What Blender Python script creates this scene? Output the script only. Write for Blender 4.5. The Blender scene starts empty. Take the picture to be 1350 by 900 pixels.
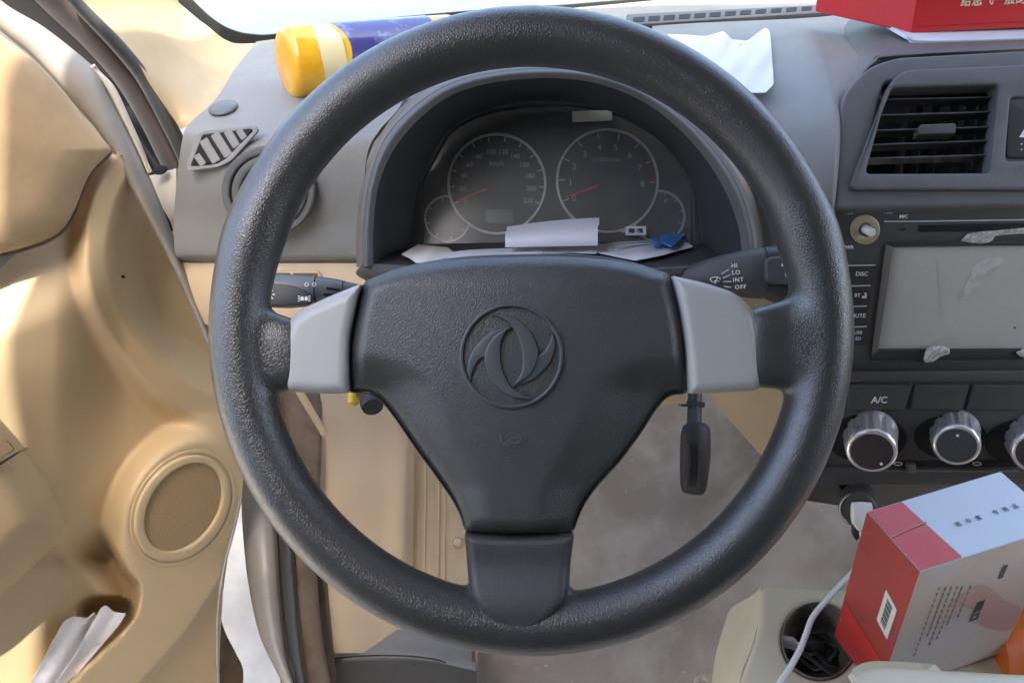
import bpy, bmesh, math, random
import numpy as np
from mathutils import Vector, Matrix
from math import radians, sin, cos, pi, tan
random.seed(4); rs = np.random.RandomState(7)
SC = bpy.context.scene; COL = SC.collection
# ------------------------------------------------------------ survey of the photo
# points were measured as (x, y) on the photo plus a real distance in metres along the view axis
FL = 1040.0; TH = radians(33)
CAM = Vector((0, 0, .93)); FW = Vector((0, cos(TH), -sin(TH))); UP = Vector((0, sin(TH), cos(TH))); RT = Vector((1, 0, 0))
def ray(x, y): return FW + RT*((x-675)/FL) + UP*((450-y)/FL)
def P(x, y, d): return CAM + ray(x, y)*d
class Pl:
    def __init__(s, *a, n=None, o=None):
        if n is None:
            a = [P(*q) for q in a]; s.o = a[0]; s.n = (a[1]-a[0]).cross(a[2]-a[0]).normalized()
        else: s.o = o; s.n = n.normalized()
        if (CAM-s.o).dot(s.n) < 0: s.n = -s.n
        ux = RT - s.n*RT.dot(s.n)
        s.u = ux.normalized() if ux.length > .3 else (UP.cross(s.n)).normalized()
        s.v = s.n.cross(s.u).normalized()
        s.M = Matrix((s.u, s.v, s.n)).transposed()
    def at(s, x, y, h=0):
        r = ray(x, y); t = (s.o + s.n*h - CAM).dot(s.n)/r.dot(s.n)
        return CAM + r*t
    def loc(s, x, y, h=0):
        w = s.at(x, y, h) - s.o; return (w.dot(s.u), w.dot(s.v))
    def wld(s, a, b, h=0): return s.o + s.u*a + s.v*b + s.n*h
    def dep(s, x, y): return (s.at(x, y)-CAM).dot(FW)

# ------------------------------------------------------------ objects
def thing(name, label, cat, loc, group=None):
    o = bpy.data.objects.new(name, None); COL.objects.link(o); o.location = loc; o.empty_display_size = .02
    o['label'] = label; o['category'] = cat
    if group: o['group'] = group
    return o
def tag(o, label, cat, group=None, kind=None):
    o['label'] = label; o['category'] = cat
    if group: o['group'] = group
    if kind: o['kind'] = kind
    return o
def wloc(o):
    v = Vector((0, 0, 0))
    while o: v += o.location; o = o.parent
    return v
def obj(name, verts, faces, m, parent=None, smooth=40, mods=()):
    """verts in world coordinates"""
    vs = [Vector(v) for v in verts]
    c = sum(vs, Vector())/len(vs)
    me = bpy.data.meshes.new(name); me.from_pydata([v-c for v in vs], [], faces); me.update()
    bm = bmesh.new(); bm.from_mesh(me); bmesh.ops.recalc_face_normals(bm, faces=bm.faces); bm.to_mesh(me); bm.free()
    if smooth: me.shade_smooth(); me.set_sharp_from_angle(angle=radians(smooth))
    me.materials.append(m)
    o = bpy.data.objects.new(name, me); COL.objects.link(o)
    if parent: o.parent = parent; o.location = c - wloc(parent)
    else: o.location = c
    for t, kw in mods:
        md = o.modifiers.new(t.lower(), t)
        for k, v in kw.items(): setattr(md, k, v)
    return o
def cr(pts, n=8, closed=False):
    p = [np.array(q, float) for q in pts]; N = len(p); out = []
    if N < 3 and not closed: return [p[0]+(p[1]-p[0])*i/n for i in range(n+1)]
    for i in range(N if closed else N-1):
        if closed: a, b, c, d = p[i-1], p[i], p[(i+1) % N], p[(i+2) % N]
        else: a = p[i-1] if i else 2*p[0]-p[1]; b = p[i]; c = p[i+1]; d = p[i+2] if i+2 < N else 2*p[-1]-p[-2]
        for k in range(n):
            t = k/n; out.append(.5*(2*b+(c-a)*t+(2*a-5*b+4*c-d)*t*t+(3*b-a-3*c+d)*t**3))
    if not closed: out.append(p[-1])
    return out
def rnd(pts, r=6, n=5):
    """polygon with rounded corners"""
    out = []; N = len(pts); p = [np.array(q[:2], float) for q in pts]
    rr = r if isinstance(r, (list, tuple)) else [r]*N
    for i in range(N):
        a, b, c = p[i-1], p[i], p[(i+1) % N]; e1 = a-b; e2 = c-b
        l1, l2 = np.linalg.norm(e1), np.linalg.norm(e2); k = min(rr[i], l1*.48, l2*.48)
        s, e = b+e1/l1*k, b+e2/l2*k
        for j in range(n+1):
            t = j/n; out.append((1-t)**2*s+2*t*(1-t)*b+t*t*e)
    return out
def ell(cx, cy, rx, ry=None, rot=0, n=48, a0=0, a1=360):
    ry = ry or rx; o = []
    for i in range(n if a1-a0 == 360 else n+1):
        a = radians(a0+(a1-a0)*i/n); x, y = rx*cos(a), ry*sin(a); r = radians(rot)
        o.append((cx+x*cos(r)-y*sin(r), cy+x*sin(r)+y*cos(r)))
    return o
def slab(name, outs, pl, h0, h1, bev, m, parent=None, local=False, res=3, smooth=40):
    """solid plate: outline (+holes) on a plane, from height h0 to h1 over it, bevelled"""
    if not isinstance(outs[0][0], (list, tuple, np.ndarray)): outs = [outs]
    c = bpy.data.curves.new('c', 'CURVE'); c.dimensions = '2D'; c.fill_mode = 'BOTH'
    c.extrude = max((h1-h0)/2-bev, 0); c.bevel_depth = bev; c.offset = -bev; c.bevel_resolution = res
    for q in outs:
        sp = c.splines.new('POLY'); sp.points.add(len(q)-1)
        for a, b in zip(sp.points, q):
            l = b if local else pl.loc(b[0], b[1], h1); a.co = (l[0], l[1], 0, 1)
        sp.use_cyclic_u = True
    return fromcurve(name, c, pl, (h0+h1)/2, m, parent, smooth)
def fromcurve(name, c, pl, hm, m, parent, smooth=40, off=(0, 0), rot=0):
    t = bpy.data.objects.new('t', c); COL.objects.link(t)
    me = bpy.data.meshes.new_from_object(t.evaluated_get(bpy.context.evaluated_depsgraph_get()))
    bpy.data.objects.remove(t)
    R2 = Matrix.Rotation(rot, 3, 'Z')
    vs = []
    for v in me.vertices:
        q = R2 @ v.co; vs.append(pl.wld(q.x+off[0], q.y+off[1], q.z+hm))
    fs = [list(p.vertices) for p in me.polygons]
    bm = bmesh.new()
    bv = [bm.verts.new(v) for v in vs]; bm.verts.index_update()
    for f in fs:
        try: bm.faces.new([bv[i] for i in f])
        except ValueError: pass
    bmesh.ops.remove_doubles(bm, verts=bm.verts, dist=1e-6)
    bm.verts.index_update()
    V = [v.co.copy() for v in bm.verts]; Fc = [[v.index for v in f.verts] for f in bm.faces]; bm.free()
    return obj(name, V, Fc, m, parent, smooth)
def txt(name, s, pl, x, y, size, m, parent=None, rot=0, h=.0004, ax='CENTER', shear=0, spx=1, thick=.0003):
    c = bpy.data.curves.new('t', 'FONT'); c.body = s; c.size = size*pl.dep(x, y)/FL*1.38; c.align_x = ax; c.align_y = 'CENTER'
    c.extrude = thick/2; c.shear = shear; c.space_character = spx; c.offset = c.size*.012; c.resolution_u = 3
    return fromcurve(name, c, pl, h, m, parent, 0, pl.loc(x, y), radians(rot))
def patch(name, rows, m, parent=None, n=6, thick=0.004, smooth=60, fn=None):
    """smooth skin through rows of survey points"""
    g = [cr(r, n) for r in rows]; g = list(zip(*g)); g = [cr(list(c), n) for c in g]
    W = len(g); H = len(g[0]); V = []
    for c in g:
        for q in c:
            if fn: q = fn(q)
            V.append(P(*q))
    Fc = [(i*H+j, i*H+j+1, (i+1)*H+j+1, (i+1)*H+j) for i in range(W-1) for j in range(H-1)]
    return skin(name, V, Fc, m, parent, thick, smooth)
def skin(name, V, Fc, m, parent, thick, smooth=60):
    if thick:
        V = [Vector(v) for v in V]
        nn = [Vector() for _ in V]
        for f in Fc:
            a, b, c = V[f[0]], V[f[1]], V[f[2]]; k = (b-a).cross(c-a)
            if k.dot(CAM-a) < 0: k = -k
            for i in f: nn[i] += k
        N = len(V); V2 = V+[v-(q.normalized() if q.length > 1e-12 else -FW)*thick for v, q in zip(V, nn)]
        ed = {}
        for f in Fc:
            for i in range(len(f)):
                e = (f[i], f[(i+1) % len(f)]); ed[e] = 1
        F2 = list(Fc)+[tuple(i+N for i in reversed(f)) for f in Fc]
        for (a, b) in ed:
            if (b, a) not in ed: F2.append((b, a, a+N, b+N))
        V, Fc = V2, F2
    return obj(name, V, Fc, m, parent, smooth)
def frames(pts, closed):
    N = len(pts); T = []
    for i in range(N):
        a = pts[i-1] if (i or closed) else pts[0]; b = pts[(i+1) % N] if (i < N-1 or closed) else pts[-1]
        T.append((b-a).normalized())
    u = T[0].orthogonal().normalized(); U = []
    for t in T:
        u = (u - t*u.dot(t)).normalized(); U.append(u)
    return T, U
def tubedata(pts, r, closed=False, n=12):
    pts = [Vector(p) for p in pts]; N = len(pts); T, U = frames(pts, closed); V = []; Fc = []
    for i in range(N):
        ri = r(i/(N-1)) if callable(r) else r; w = T[i].cross(U[i])
        for k in range(n): a = 2*pi*k/n; V.append(pts[i]+(U[i]*cos(a)+w*sin(a))*ri)
    for i in range(N if closed else N-1):
        for k in range(n):
            j = (i+1) % N; Fc.append((i*n+k, i*n+(k+1) % n, j*n+(k+1) % n, j*n+k))
    if not closed: Fc.append(tuple(range(n))[::-1]); Fc.append(tuple((N-1)*n+k for k in range(n)))
    return V, Fc
def tube(name, pts, r, m, parent=None, closed=False, n=12):
    V, Fc = tubedata(pts, r, closed, n); return obj(name, V, Fc, m, parent, 50)
def lathe(name, a, b, prof, m, parent=None, n=40, smooth=35, flute=None, squash=1):
    """prof: (t along a->b in metres, radius)"""
    a = Vector(a); b = Vector(b); ax = (b-a).normalized(); u = ax.cross(Vector((0, 0, 1))).normalized(); w = ax.cross(u); V = []; Fc = []
    for (t, r) in prof:
        for k in range(n):
            an = 2*pi*k/n; rr = r*(flute(k, n, t) if flute else 1); V.append(a+ax*t+(u*cos(an)+w*sin(an)*squash)*rr)
    for i in range(len(prof)-1):
        for k in range(n): Fc.append((i*n+k, i*n+(k+1) % n, (i+1)*n+(k+1) % n, (i+1)*n+k))
    Fc.append(tuple(range(n))[::-1]); Fc.append(tuple((len(prof)-1)*n+k for k in range(n)))
    return obj(name, V, Fc, m, parent, smooth)
def pdist(pts, X, Y, closed=False):
    """distance and side (positive = right hand of travel, y down) of points to a polyline"""
    best = np.full(X.shape, 1e18); side = np.zeros(X.shape); Pn = [np.array(p[:2], float) for p in pts]
    if closed: Pn = Pn+[Pn[0]]
    for a, b in zip(Pn[:-1], Pn[1:]):
        d = b-a; L = d@d+1e-12; t = np.clip(((X-a[0])*d[0]+(Y-a[1])*d[1])/L, 0, 1)
        qx, qy = X-a[0]-t*d[0], Y-a[1]-t*d[1]; D = qx*qx+qy*qy; s = d[0]*(Y-a[1])-d[1]*(X-a[0])
        k = D < best-1e-9; best = np.where(k, D, best); side = np.where(k, s, side)
    return np.sqrt(best), np.sign(side)
def ss(x, a=0, b=1): t = np.clip((x-a)/(b-a), 0, 1); return t*t*(3-2*t)
def resample(pts, N):
    p = np.array([q[:2] for q in pts]+[pts[0][:2]]); L = np.r_[0, np.cumsum(np.hypot(*np.diff(p, axis=0).T))]
    s = np.linspace(0, L[-1], N, endpoint=False); return np.c_[np.interp(s, L, p[:, 0]), np.interp(s, L, p[:, 1])]
def dome(name, out, ctr, pl, H, r, m, parent=None, base=0, depth=.01, N=260, K=34, extra=None, pw=.5):
    """cushion: outline seen from ctr, rim rounded over r px, height H; skirt of given depth"""
    o = resample(out, N); c = np.array(ctr, float); V = []; Fc = []
    X = []; S = [1-(k/K)**1.35 for k in range(K)][::-1][:-1]+[1.0]
    S = sorted(set([0.02]+[1-(k/K)**1.5 for k in range(K)]))
    for s in S: X.append(c+(o-c)*s)
    X = np.array(X); D, _ = pdist(o, X[..., 0], X[..., 1], True)
    q = np.clip(D/r, 0, 1); h = base+H*(1-(1-q)**2)**pw
    if extra is not None: h = h+extra(X[..., 0], X[..., 1])*np.clip(D/3, 0, 1)
    nr = len(S)
    for i in range(nr):
        for k in range(N): V.append(pl.at(X[i, k, 0], X[i, k, 1], h[i, k]))
    for k in range(N): V.append(pl.at(o[k, 0], o[k, 1], base)-pl.n*depth)
    for i in range(nr):
        for k in range(N): Fc.append((i*N+k, i*N+(k+1) % N, (i+1)*N+(k+1) % N, (i+1)*N+k))
    V.append(pl.at(c[0], c[1], float(h[0].mean())))
    for k in range(N): Fc.append((k, (k+1) % N, len(V)-1))
    Fc.append(tuple(range(nr*N, (nr+1)*N)))
    return obj(name, V, Fc, m, parent, 55)

# ------------------------------------------------------------ materials
def mat(name, col, rough=.5, spec=.5, metal=0, grain=None, var=None, dust=None, coat=0, emit=None, rvar=0, alpha=1, trans=0):
    m = bpy.data.materials.new(name); m.use_nodes = True; nt = m.node_tree; b = nt.nodes['Principled BSDF']; L = nt.links
    def nd(t, **k):
        n = nt.nodes.new(t)
        for a, v in k.items(): setattr(n, a, v)
        return n
    tc = nd('ShaderNodeTexCoord').outputs['Object']
    b.inputs['Base Color'].default_value = (*col, 1); b.inputs['Roughness'].default_value = rough
    b.inputs['Specular IOR Level'].default_value = spec; b.inputs['Metallic'].default_value = metal; b.inputs['Coat Weight'].default_value = coat
    b.inputs['Coat Roughness'].default_value = .28 if grain else .08; b.inputs['Transmission Weight'].default_value = trans; b.inputs['Alpha'].default_value = alpha
    cur = None
    def noise(scale, det=4, rg=.6, dist=0):
        n = nd('ShaderNodeTexNoise'); n.inputs['Scale'].default_value = scale; n.inputs['Detail'].default_value = det; n.inputs['Roughness'].default_value = rg
        n.inputs['Distortion'].default_value = dist; L.new(tc, n.inputs['Vector']); return n.outputs['Fac']
    def ramp(src, a, b_, lo=0, hi=1):
        r = nd('ShaderNodeMapRange'); r.inputs['From Min'].default_value = a; r.inputs['From Max'].default_value = b_
        r.inputs['To Min'].default_value = lo; r.inputs['To Max'].default_value = hi; L.new(src, r.inputs['Value']); return r.outputs[0]
    def mix(fac, c1, c2):
        x = nd('ShaderNodeMix', data_type='RGBA'); L.new(fac, x.inputs[0])
        for i, c in ((6, c1), (7, c2)):
            if isinstance(c, tuple): x.inputs[i].default_value = (*c, 1)
            else: L.new(c, x.inputs[i])
        return x.outputs[2]
    cur = tuple(col)
    if var:   # (colour2, scale, lo, hi)
        cur = mix(ramp(noise(var[1]), var[2], var[3]), cur, tuple(var[0]))
    if dust:  # fine specks (colour, scale, threshold)
        cur = mix(ramp(noise(dust[1], 2, .5), dust[2], dust[2]+.04), cur, tuple(dust[0]))
    if not isinstance(cur, tuple): L.new(cur, b.inputs['Base Color'])
    if rvar: L.new(ramp(noise(25, 5, .65), .3, .7, rough-rvar, rough+rvar), b.inputs['Roughness'])
    if grain:  # (kind, scale, distance)
        bp = nd('ShaderNodeBump'); bp.inputs['Strength'].default_value = 1; bp.inputs['Distance'].default_value = grain[2]
        if grain[0] == 'leather':
            v = nd('ShaderNodeTexVoronoi', feature='DISTANCE_TO_EDGE'); v.inputs['Scale'].default_value = grain[1]
            w = nd('ShaderNodeTexNoise'); w.inputs['Scale'].default_value = grain[1]*.6; L.new(tc, w.inputs['Vector'])
            mx = nd('ShaderNodeMix', data_type='VECTOR'); mx.inputs[0].default_value = .0016*1000/grain[1]
            ad = nd('ShaderNodeVectorMath', operation='MULTIPLY_ADD'); L.new(w.outputs['Color'], ad.inputs[0])
            ad.inputs[1].default_value = (1.1/grain[1],)*3; L.new(tc, ad.inputs[2]); L.new(ad.outputs[0], v.inputs['Vector'])
            hgt = ramp(v.outputs['Distance'], 0, .28)
        elif grain[0] == 'fine': hgt = noise(grain[1], 3, .6)
        elif grain[0] == 'mesh':
            v = nd('ShaderNodeTexVoronoi', feature='F1'); v.inputs['Scale'].default_value = grain[1]; v.inputs['Randomness'].default_value = .05; L.new(tc, v.inputs['Vector'])
            hgt = ramp(v.outputs['Distance'], .2, .5)
        else: hgt = noise(grain[1], 6, .7)
        L.new(hgt, bp.inputs['Height']); L.new(bp.outputs[0], b.inputs['Normal'])
    if emit: b.inputs['Emission Color'].default_value = (*emit[0], 1); b.inputs['Emission Strength'].default_value = emit[1]
    return m
M = {}
M['leather'] = mat('black_grained_plastic', (.032, .0320, .0315), .34, 1.0, coat=.2, grain=('leather', 620, .00010), rvar=.06, var=((.034, .034, .034), 14, .45, .7), dust=((.20, .19, .18), 380, .81))
M['cover'] = mat('airbag_grain', (.044, .0445, .0445), .40, .85, grain=('leather', 640, .0001), rvar=.05, var=((.050, .050, .049), 10, .45, .7), dust=((.25, .25, .25), 420, .80))
M['spoke'] = mat('brownish_black_grain', (.050, .048, .046), .45, .6, grain=('leather', 600, .00011), rvar=.04)
M['emblem'] = mat('satin_black', (.075, .082, .087), .33, .5, rvar=.04)
M['trim'] = mat('grey_paint', (.43, .425, .405), .36, .5, rvar=.05, grain=('fine', 300, .00003))
M['gap'] = mat('gap_black', (.006, .006, .006), .8, .2)
M['pad'] = mat('dash_grey', (.198, .200, .190), .52, .45, grain=('leather', 900, .00007), rvar=.07, var=((.235, .225, .208), 9, .42, .72), dust=((.34, .33, .30), 300, .78))
M['fascia'] = mat('dash_charcoal', (.092, .093, .091), .52, .45, grain=('leather', 800, .0001), rvar=.06, var=((.125, .12, .112), 12, .45, .7))
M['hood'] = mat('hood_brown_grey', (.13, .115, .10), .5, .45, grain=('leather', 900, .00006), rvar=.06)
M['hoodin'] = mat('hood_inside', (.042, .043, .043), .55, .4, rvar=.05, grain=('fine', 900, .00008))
M['dark'] = mat('dark_plastic', (.032, .032, .032), .45, .45, rvar=.07, dust=((.15, .14, .12), 260, .74))
M['dark2'] = mat('mid_dark_plastic', (.060, .059, .057), .5, .45, rvar=.07, dust=((.18, .17, .15), 300, .76))
M['black'] = mat('deep_black', (.008, .008, .009), .6, .3)
M['stalk'] = mat('stalk_grey', (.10, .108, .115), .42, .5, rvar=.04)
M['beige'] = mat('beige_plastic', (.56, .43, .28), .5, .4, grain=('fine', 700, .00012), rvar=.08, var=((.47, .355, .225), 6, .4, .75))
M['beigedoor'] = mat('door_beige', (.58, .445, .265), .48, .4, grain=('fine', 700, .00012), rvar=.08, var=((.52, .39, .225), 5, .4, .75))
M['beigetrim'] = mat('door_upper_beige', (.50, .36, .20), .55, .4, grain=('fine', 600, .00012), rvar=.08, var=((.39, .275, .15), 13, .42, .66))
M['pillar'] = mat('pillar_beige', (.43, .32, .17), .45, .4, rvar=.08, var=((.38, .285, .155), 8, .4, .7), dust=((.3, .22, .12), 90, .78))
M['grille'] = mat('grille_beige', (.42, .30, .16), .55, .3, grain=('mesh', 780, .0008))
M['paintgrey'] = mat('door_frame_paint', (.25, .23, .205), .4, .5, rvar=.08, var=((.19, .175, .155), 12, .4, .7))
M['seal'] = mat('rubber_seal', (.085, .07, .065), .7, .3, rvar=.08, grain=('fine', 500, .0002))
M['sealgrey'] = mat('rubber_seal_dark', (.05, .052, .052), .6, .3, rvar=.08)
M['felt'] = mat('brown_carpet_edge', (.16, .12, .085), .9, .2, grain=('fine', 900, .0006), var=((.10, .075, .055), 30, .4, .7))
M['paper'] = mat('white_paper', (.66, .66, .69), .7, .3, grain=('rough', 40, .0006))
M['paperwarm'] = mat('cream_paper', (.66, .63, .56), .7, .3, grain=('rough', 40, .0008))
M['tape'] = mat('tape_cream', (.50, .47, .40), .6, .3, grain=('rough', 120, .0003))
M['foam'] = mat('torn_foam', (.72, .72, .68), .8, .2, grain=('rough', 400, .0015), var=((.5, .5, .46), 200, .45, .6))
M['floor'] = mat('floor_mat', (.25, .20, .15), .50, .5, rvar=.15, grain=('rough', 60, .001), var=((.37, .31, .245), 9, .42, .62), dust=((.42, .38, .33), 130, .72))
M['console'] = mat('console_beige', (.58, .51, .35), .45, .45, rvar=.07, grain=('fine', 600, .0001), var=((.52, .46, .31), 9, .4, .7))
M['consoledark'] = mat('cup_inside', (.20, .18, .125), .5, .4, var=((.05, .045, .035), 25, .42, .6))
M['cream'] = mat('armrest_cream', (.62, .57, .42), .45, .45, rvar=.06)
M['chrome'] = mat('satin_chrome', (.74, .74, .74), .3, .5, metal=.7, rvar=.05)
M['knobface'] = mat('knob_face', (.045, .034, .035), .35, .5, rvar=.05)
M['knobface2'] = mat('knob_face_blue', (.055, .06, .065), .35, .5, rvar=.05)
M['screen'] = mat('resistive_screen', (.46, .45, .41), .16, .6, rvar=.05, var=((.50, .495, .46), 14, .4, .7), dust=((.5, .5, .5), 300, .76))
M['ink'] = mat('white_print', (.78, .79, .79), .6, .3)
M['inkdim'] = mat('dim_print', (.62, .63, .63), .6, .3)
M['inkfaint'] = mat('faint_print', (.27, .22, .21), .7, .2)
M['inkdark'] = mat('dark_print', (.12, .11, .12), .7, .2)
M['inkred'] = mat('red_print', (.35, .06, .04), .6, .3)
M['needle'] = mat('red_needle', (.85, .20, .14), .5, .3)
M['ring'] = mat('gauge_ring', (.92, .92, .90), .35, .4)
M['gaugeface'] = mat('gauge_face', (.12, .124, .12), .6, .3, var=((.06, .06, .058), 30, .4, .7))
M['lcd'] = mat('lcd_blank', (.20, .22, .19), .3, .5)
M['redcard'] = mat('red_card', (.55, .035, .03), .38, .5, coat=.3, rvar=.08, dust=((.75, .4, .35), 120, .76))
M['redcard2'] = mat('dull_red_card', (.36, .045, .035), .5, .4, rvar=.08, var=((.30, .05, .05), 25, .4, .7))
M['bluecard'] = mat('pale_blue_card', (.58, .65, .71), .45, .4, rvar=.06)
M['tancard'] = mat('pinkish_card', (.54, .46, .39), .5, .4, rvar=.06, var=((.56, .52, .53), 12, .42, .6))
M['cardred'] = mat('pink_swoosh', (.50, .32, .29), .5, .4)
M['redbox'] = mat('glossy_red_box', (.62, .018, .025), .35, .5, coat=.2)
M['redboxside'] = mat('dark_red_box', (.36, .012, .022), .4, .5)
M['gold'] = mat('cream_ink', (.85, .70, .50), .5, .3)
M['orange'] = mat('orange_bottle', (.80, .36, .012), .22, .5, coat=.5, var=((.85, .55, .05), 18, .4, .65))
M['labelblue'] = mat('blue_label', (.06, .06, .22), .2, .5, coat=.6, var=((.22, .25, .40), 30, .5, .6))
M['bandpale'] = mat('pale_band', (.82, .70, .38), .25, .5, coat=.5)
M['bluevinyl'] = mat('blue_vinyl', (.05, .20, .52), .4, .5)
M['metal'] = mat('steel', (.55, .54, .52), .3, .5, metal=1)
M['brass'] = mat('aged_brass', (.50, .43, .28), .4, .5, metal=.6, rvar=.1)
M['whiteplastic'] = mat('white_plastic', (.72, .71, .68), .35, .5)
M['orangething'] = mat('orange_plastic', (.75, .17, .02), .4, .5)
M['ground'] = mat('pale_paving', (.44, .42, .37), .9, .2, grain=('rough', 12, .002), var=((.28, .265, .24), 5, .4, .7))
M['bonnet'] = mat('white_car_paint', (.11, .108, .10), .35, .5, coat=.3)
M['roof'] = mat('headliner', (.20, .185, .155), .95, .1)
M['frit'] = mat('black_frit', (.018, .020, .020), .45, .4)
M['yellow'] = mat('yellow_connector', (.62, .45, .04), .5, .4)
M['pedal'] = mat('pedal_rubber', (.030, .030, .030), .55, .4, rvar=.08)
M['ivory'] = mat('ivory_strip', (.55, .50, .42), .5, .4)
M['blocker'] = mat('blocker_dark', (.11, .10, .085), .9, .2)
def glass(name, tr, rough=.02, diff=None):
    m = bpy.data.materials.new(name); m.use_nodes = True; nt = m.node_tree; L = nt.links
    for n in list(nt.nodes): nt.nodes.remove(n)
    out = nt.nodes.new('ShaderNodeOutputMaterial'); t = nt.nodes.new('ShaderNodeBsdfTransparent'); g = nt.nodes.new('ShaderNodeBsdfGlossy')
    g.inputs['Roughness'].default_value = rough; t.inputs['Color'].default_value = (*tr, 1)
    fr = nt.nodes.new('ShaderNodeFresnel'); fr.inputs['IOR'].default_value = 1.5; mx = nt.nodes.new('ShaderNodeMixShader')
    L.new(fr.outputs[0], mx.inputs[0]); L.new(t.outputs[0], mx.inputs[1]); L.new(g.outputs[0], mx.inputs[2]); cur = mx.outputs[0]
    if diff:
        d = nt.nodes.new('ShaderNodeBsdfDiffuse'); d.inputs['Color'].default_value = (*diff[0], 1)
        tc = nt.nodes.new('ShaderNodeTexCoord'); nz = nt.nodes.new('ShaderNodeTexNoise'); nz.inputs['Scale'].default_value = diff[2]; nz.inputs['Detail'].default_value = 5
        L.new(tc.outputs['Object'], nz.inputs['Vector']); mr = nt.nodes.new('ShaderNodeMapRange'); L.new(nz.outputs['Fac'], mr.inputs['Value'])
        mr.inputs['From Min'].default_value = .3; mr.inputs['From Max'].default_value = .7; mr.inputs['To Min'].default_value = diff[1]*.75; mr.inputs['To Max'].default_value = diff[1]*1.25
        m2 = nt.nodes.new('ShaderNodeMixShader'); L.new(mr.outputs[0], m2.inputs[0]); L.new(cur, m2.inputs[1]); L.new(d.outputs[0], m2.inputs[2]); cur = m2.outputs[0]
    L.new(cur, out.inputs['Surface']); return m
M['lens'] = glass('dusty_hazed_lens', (.95, .95, .95), .22, ((.62, .64, .63), .085, 14))  # diffuse share paints pale reflections on the lens as well as dust
M['windglass'] = glass('windscreen_glass', (.90, .95, .92), .02, ((.7, .72, .70), .05, 6))

#@@SECTION wheel
# ================================================================ STEERING WHEEL
WP = Pl(n=-FW, o=P(700, 436, .467))
sw = thing('steering_wheel', 'black grained steering wheel with grey spoke trims and a round emblem on its hub', 'steering wheel', P(700, 436, .50))
RM, rm = 385/FL*.467, .0172
V = []; Fc = []
def addg(v, f):
    b = len(V); V.extend(v); Fc.extend([tuple(i+b for i in q) for q in f])
NT, NS = 180, 24
tv = []
for i in range(NT):
    a = 2*pi*i/NT; ca, sa = cos(a), sin(a)
    thumb = sum(math.exp(-((a-c+pi) % (2*pi)-pi)**2/.012) for c in (radians(19), radians(161)))
    rr = rm+.0012*thumb
    for k in range(NS):
        b = 2*pi*k/NS; x = cos(b); y = sin(b)
        q = rr*(1+.03*cos(2*b))
        r = RM+q*x*.98*math.copysign(1, 1); z = q*y*1.06
        sy = 1.007
        tv.append(WP.wld(r*ca, r*sa*sy, z))
tf = [(i*NS+k, i*NS+(k+1) % NS, ((i+1) % NT)*NS+(k+1) % NS, ((i+1) % NT)*NS+k) for i in range(NT) for k in range(NS)]
addg(tv, tf)
def blob(secs, vert, n=28):
    """sections: (cx, cy, d, half extent px, half thickness m); vert: section stands along image y"""
    vs = []; fs = []
    for (cx, cy, d, hp, ht) in secs:
        for k in range(n):
            a = 2*pi*k/n; c, s = cos(a), sin(a); e = .62
            x = math.copysign(abs(c)**e, c)*hp; z = math.copysign(abs(s)**e, s)*ht
            vs.append(P(cx+(0 if vert else x), cy+(x if vert else 0), d)-FW*z)
    for i in range(len(secs)-1):
        for k in range(n): fs.append((i*n+k, i*n+(k+1) % n, (i+1)*n+(k+1) % n, (i+1)*n+k))
    fs.append(tuple(range(n))[::-1]); fs.append(tuple((len(secs)-1)*n+k for k in range(n)))
    addg(vs, fs)
blob([(402, 468, .470, 42, .0105), (386, 467, .470, 48, .0124), (368, 465, .470, 51, .0132), (350, 462, .470, 55, .0132), (336, 459, .469, 64, .0148), (324, 456, .468, 80, .0155), (312, 450, .468, 92, .012)], True)
blob([(980, 458, .470, 46, .0105), (994, 458, .470, 53, .0124), (1010, 457, .470, 55, .0132), (1030, 455, .470, 58, .0132), (1048, 453, .469, 67, .0148), (1061, 450, .468, 82, .0155), (1074, 446, .468, 94, .012)], True)
blob([(685, 715, .476, 68, .009), (685, 760, .472, 63, .011), (685, 785, .470, 70, .0125), (685, 800, .469, 86, .0125), (685, 812, .468, 98, .009)], False)
rim = obj('rim', V, Fc, M['leather'], sw, 180)
md = rim.modifiers.new('remesh', 'REMESH'); md.mode = 'VOXEL'; md.voxel_size = .0016; md.use_smooth_shade = True
md = rim.modifiers.new('smooth', 'SMOOTH'); md.factor = .7; md.iterations = 34
# seam of the rim moulding
# grey spoke trims
TP = Pl(n=-FW, o=P(675, 450, .474))
lt = rnd([(384, 418), (400, 406), (440, 388), (476, 374), (470, 400), (461, 445), (459, 518), (420, 519), (376, 515), (369, 480), (372, 445)], [8, 14, 10, 3, 10, 10, 3, 8, 12, 10, 10])
dome('spoke_trim', lt, (420, 455), TP, .0085, 15, M['trim'], sw, base=.0072, depth=.02, K=22, N=160)
rt_ = rnd([(886, 363), (930, 373), (970, 386), (995, 410), (1006, 450), (1007, 482), (1003, 514), (950, 518), (909, 519), (903, 450), (897, 410)], [3, 12, 14, 10, 12, 8, 12, 8, 3, 10, 10])
dome('spoke_trim', rt_, (950, 455), TP, .0085, 15, M['trim'], sw, base=.0072, depth=.02, K=22, N=160)
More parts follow.
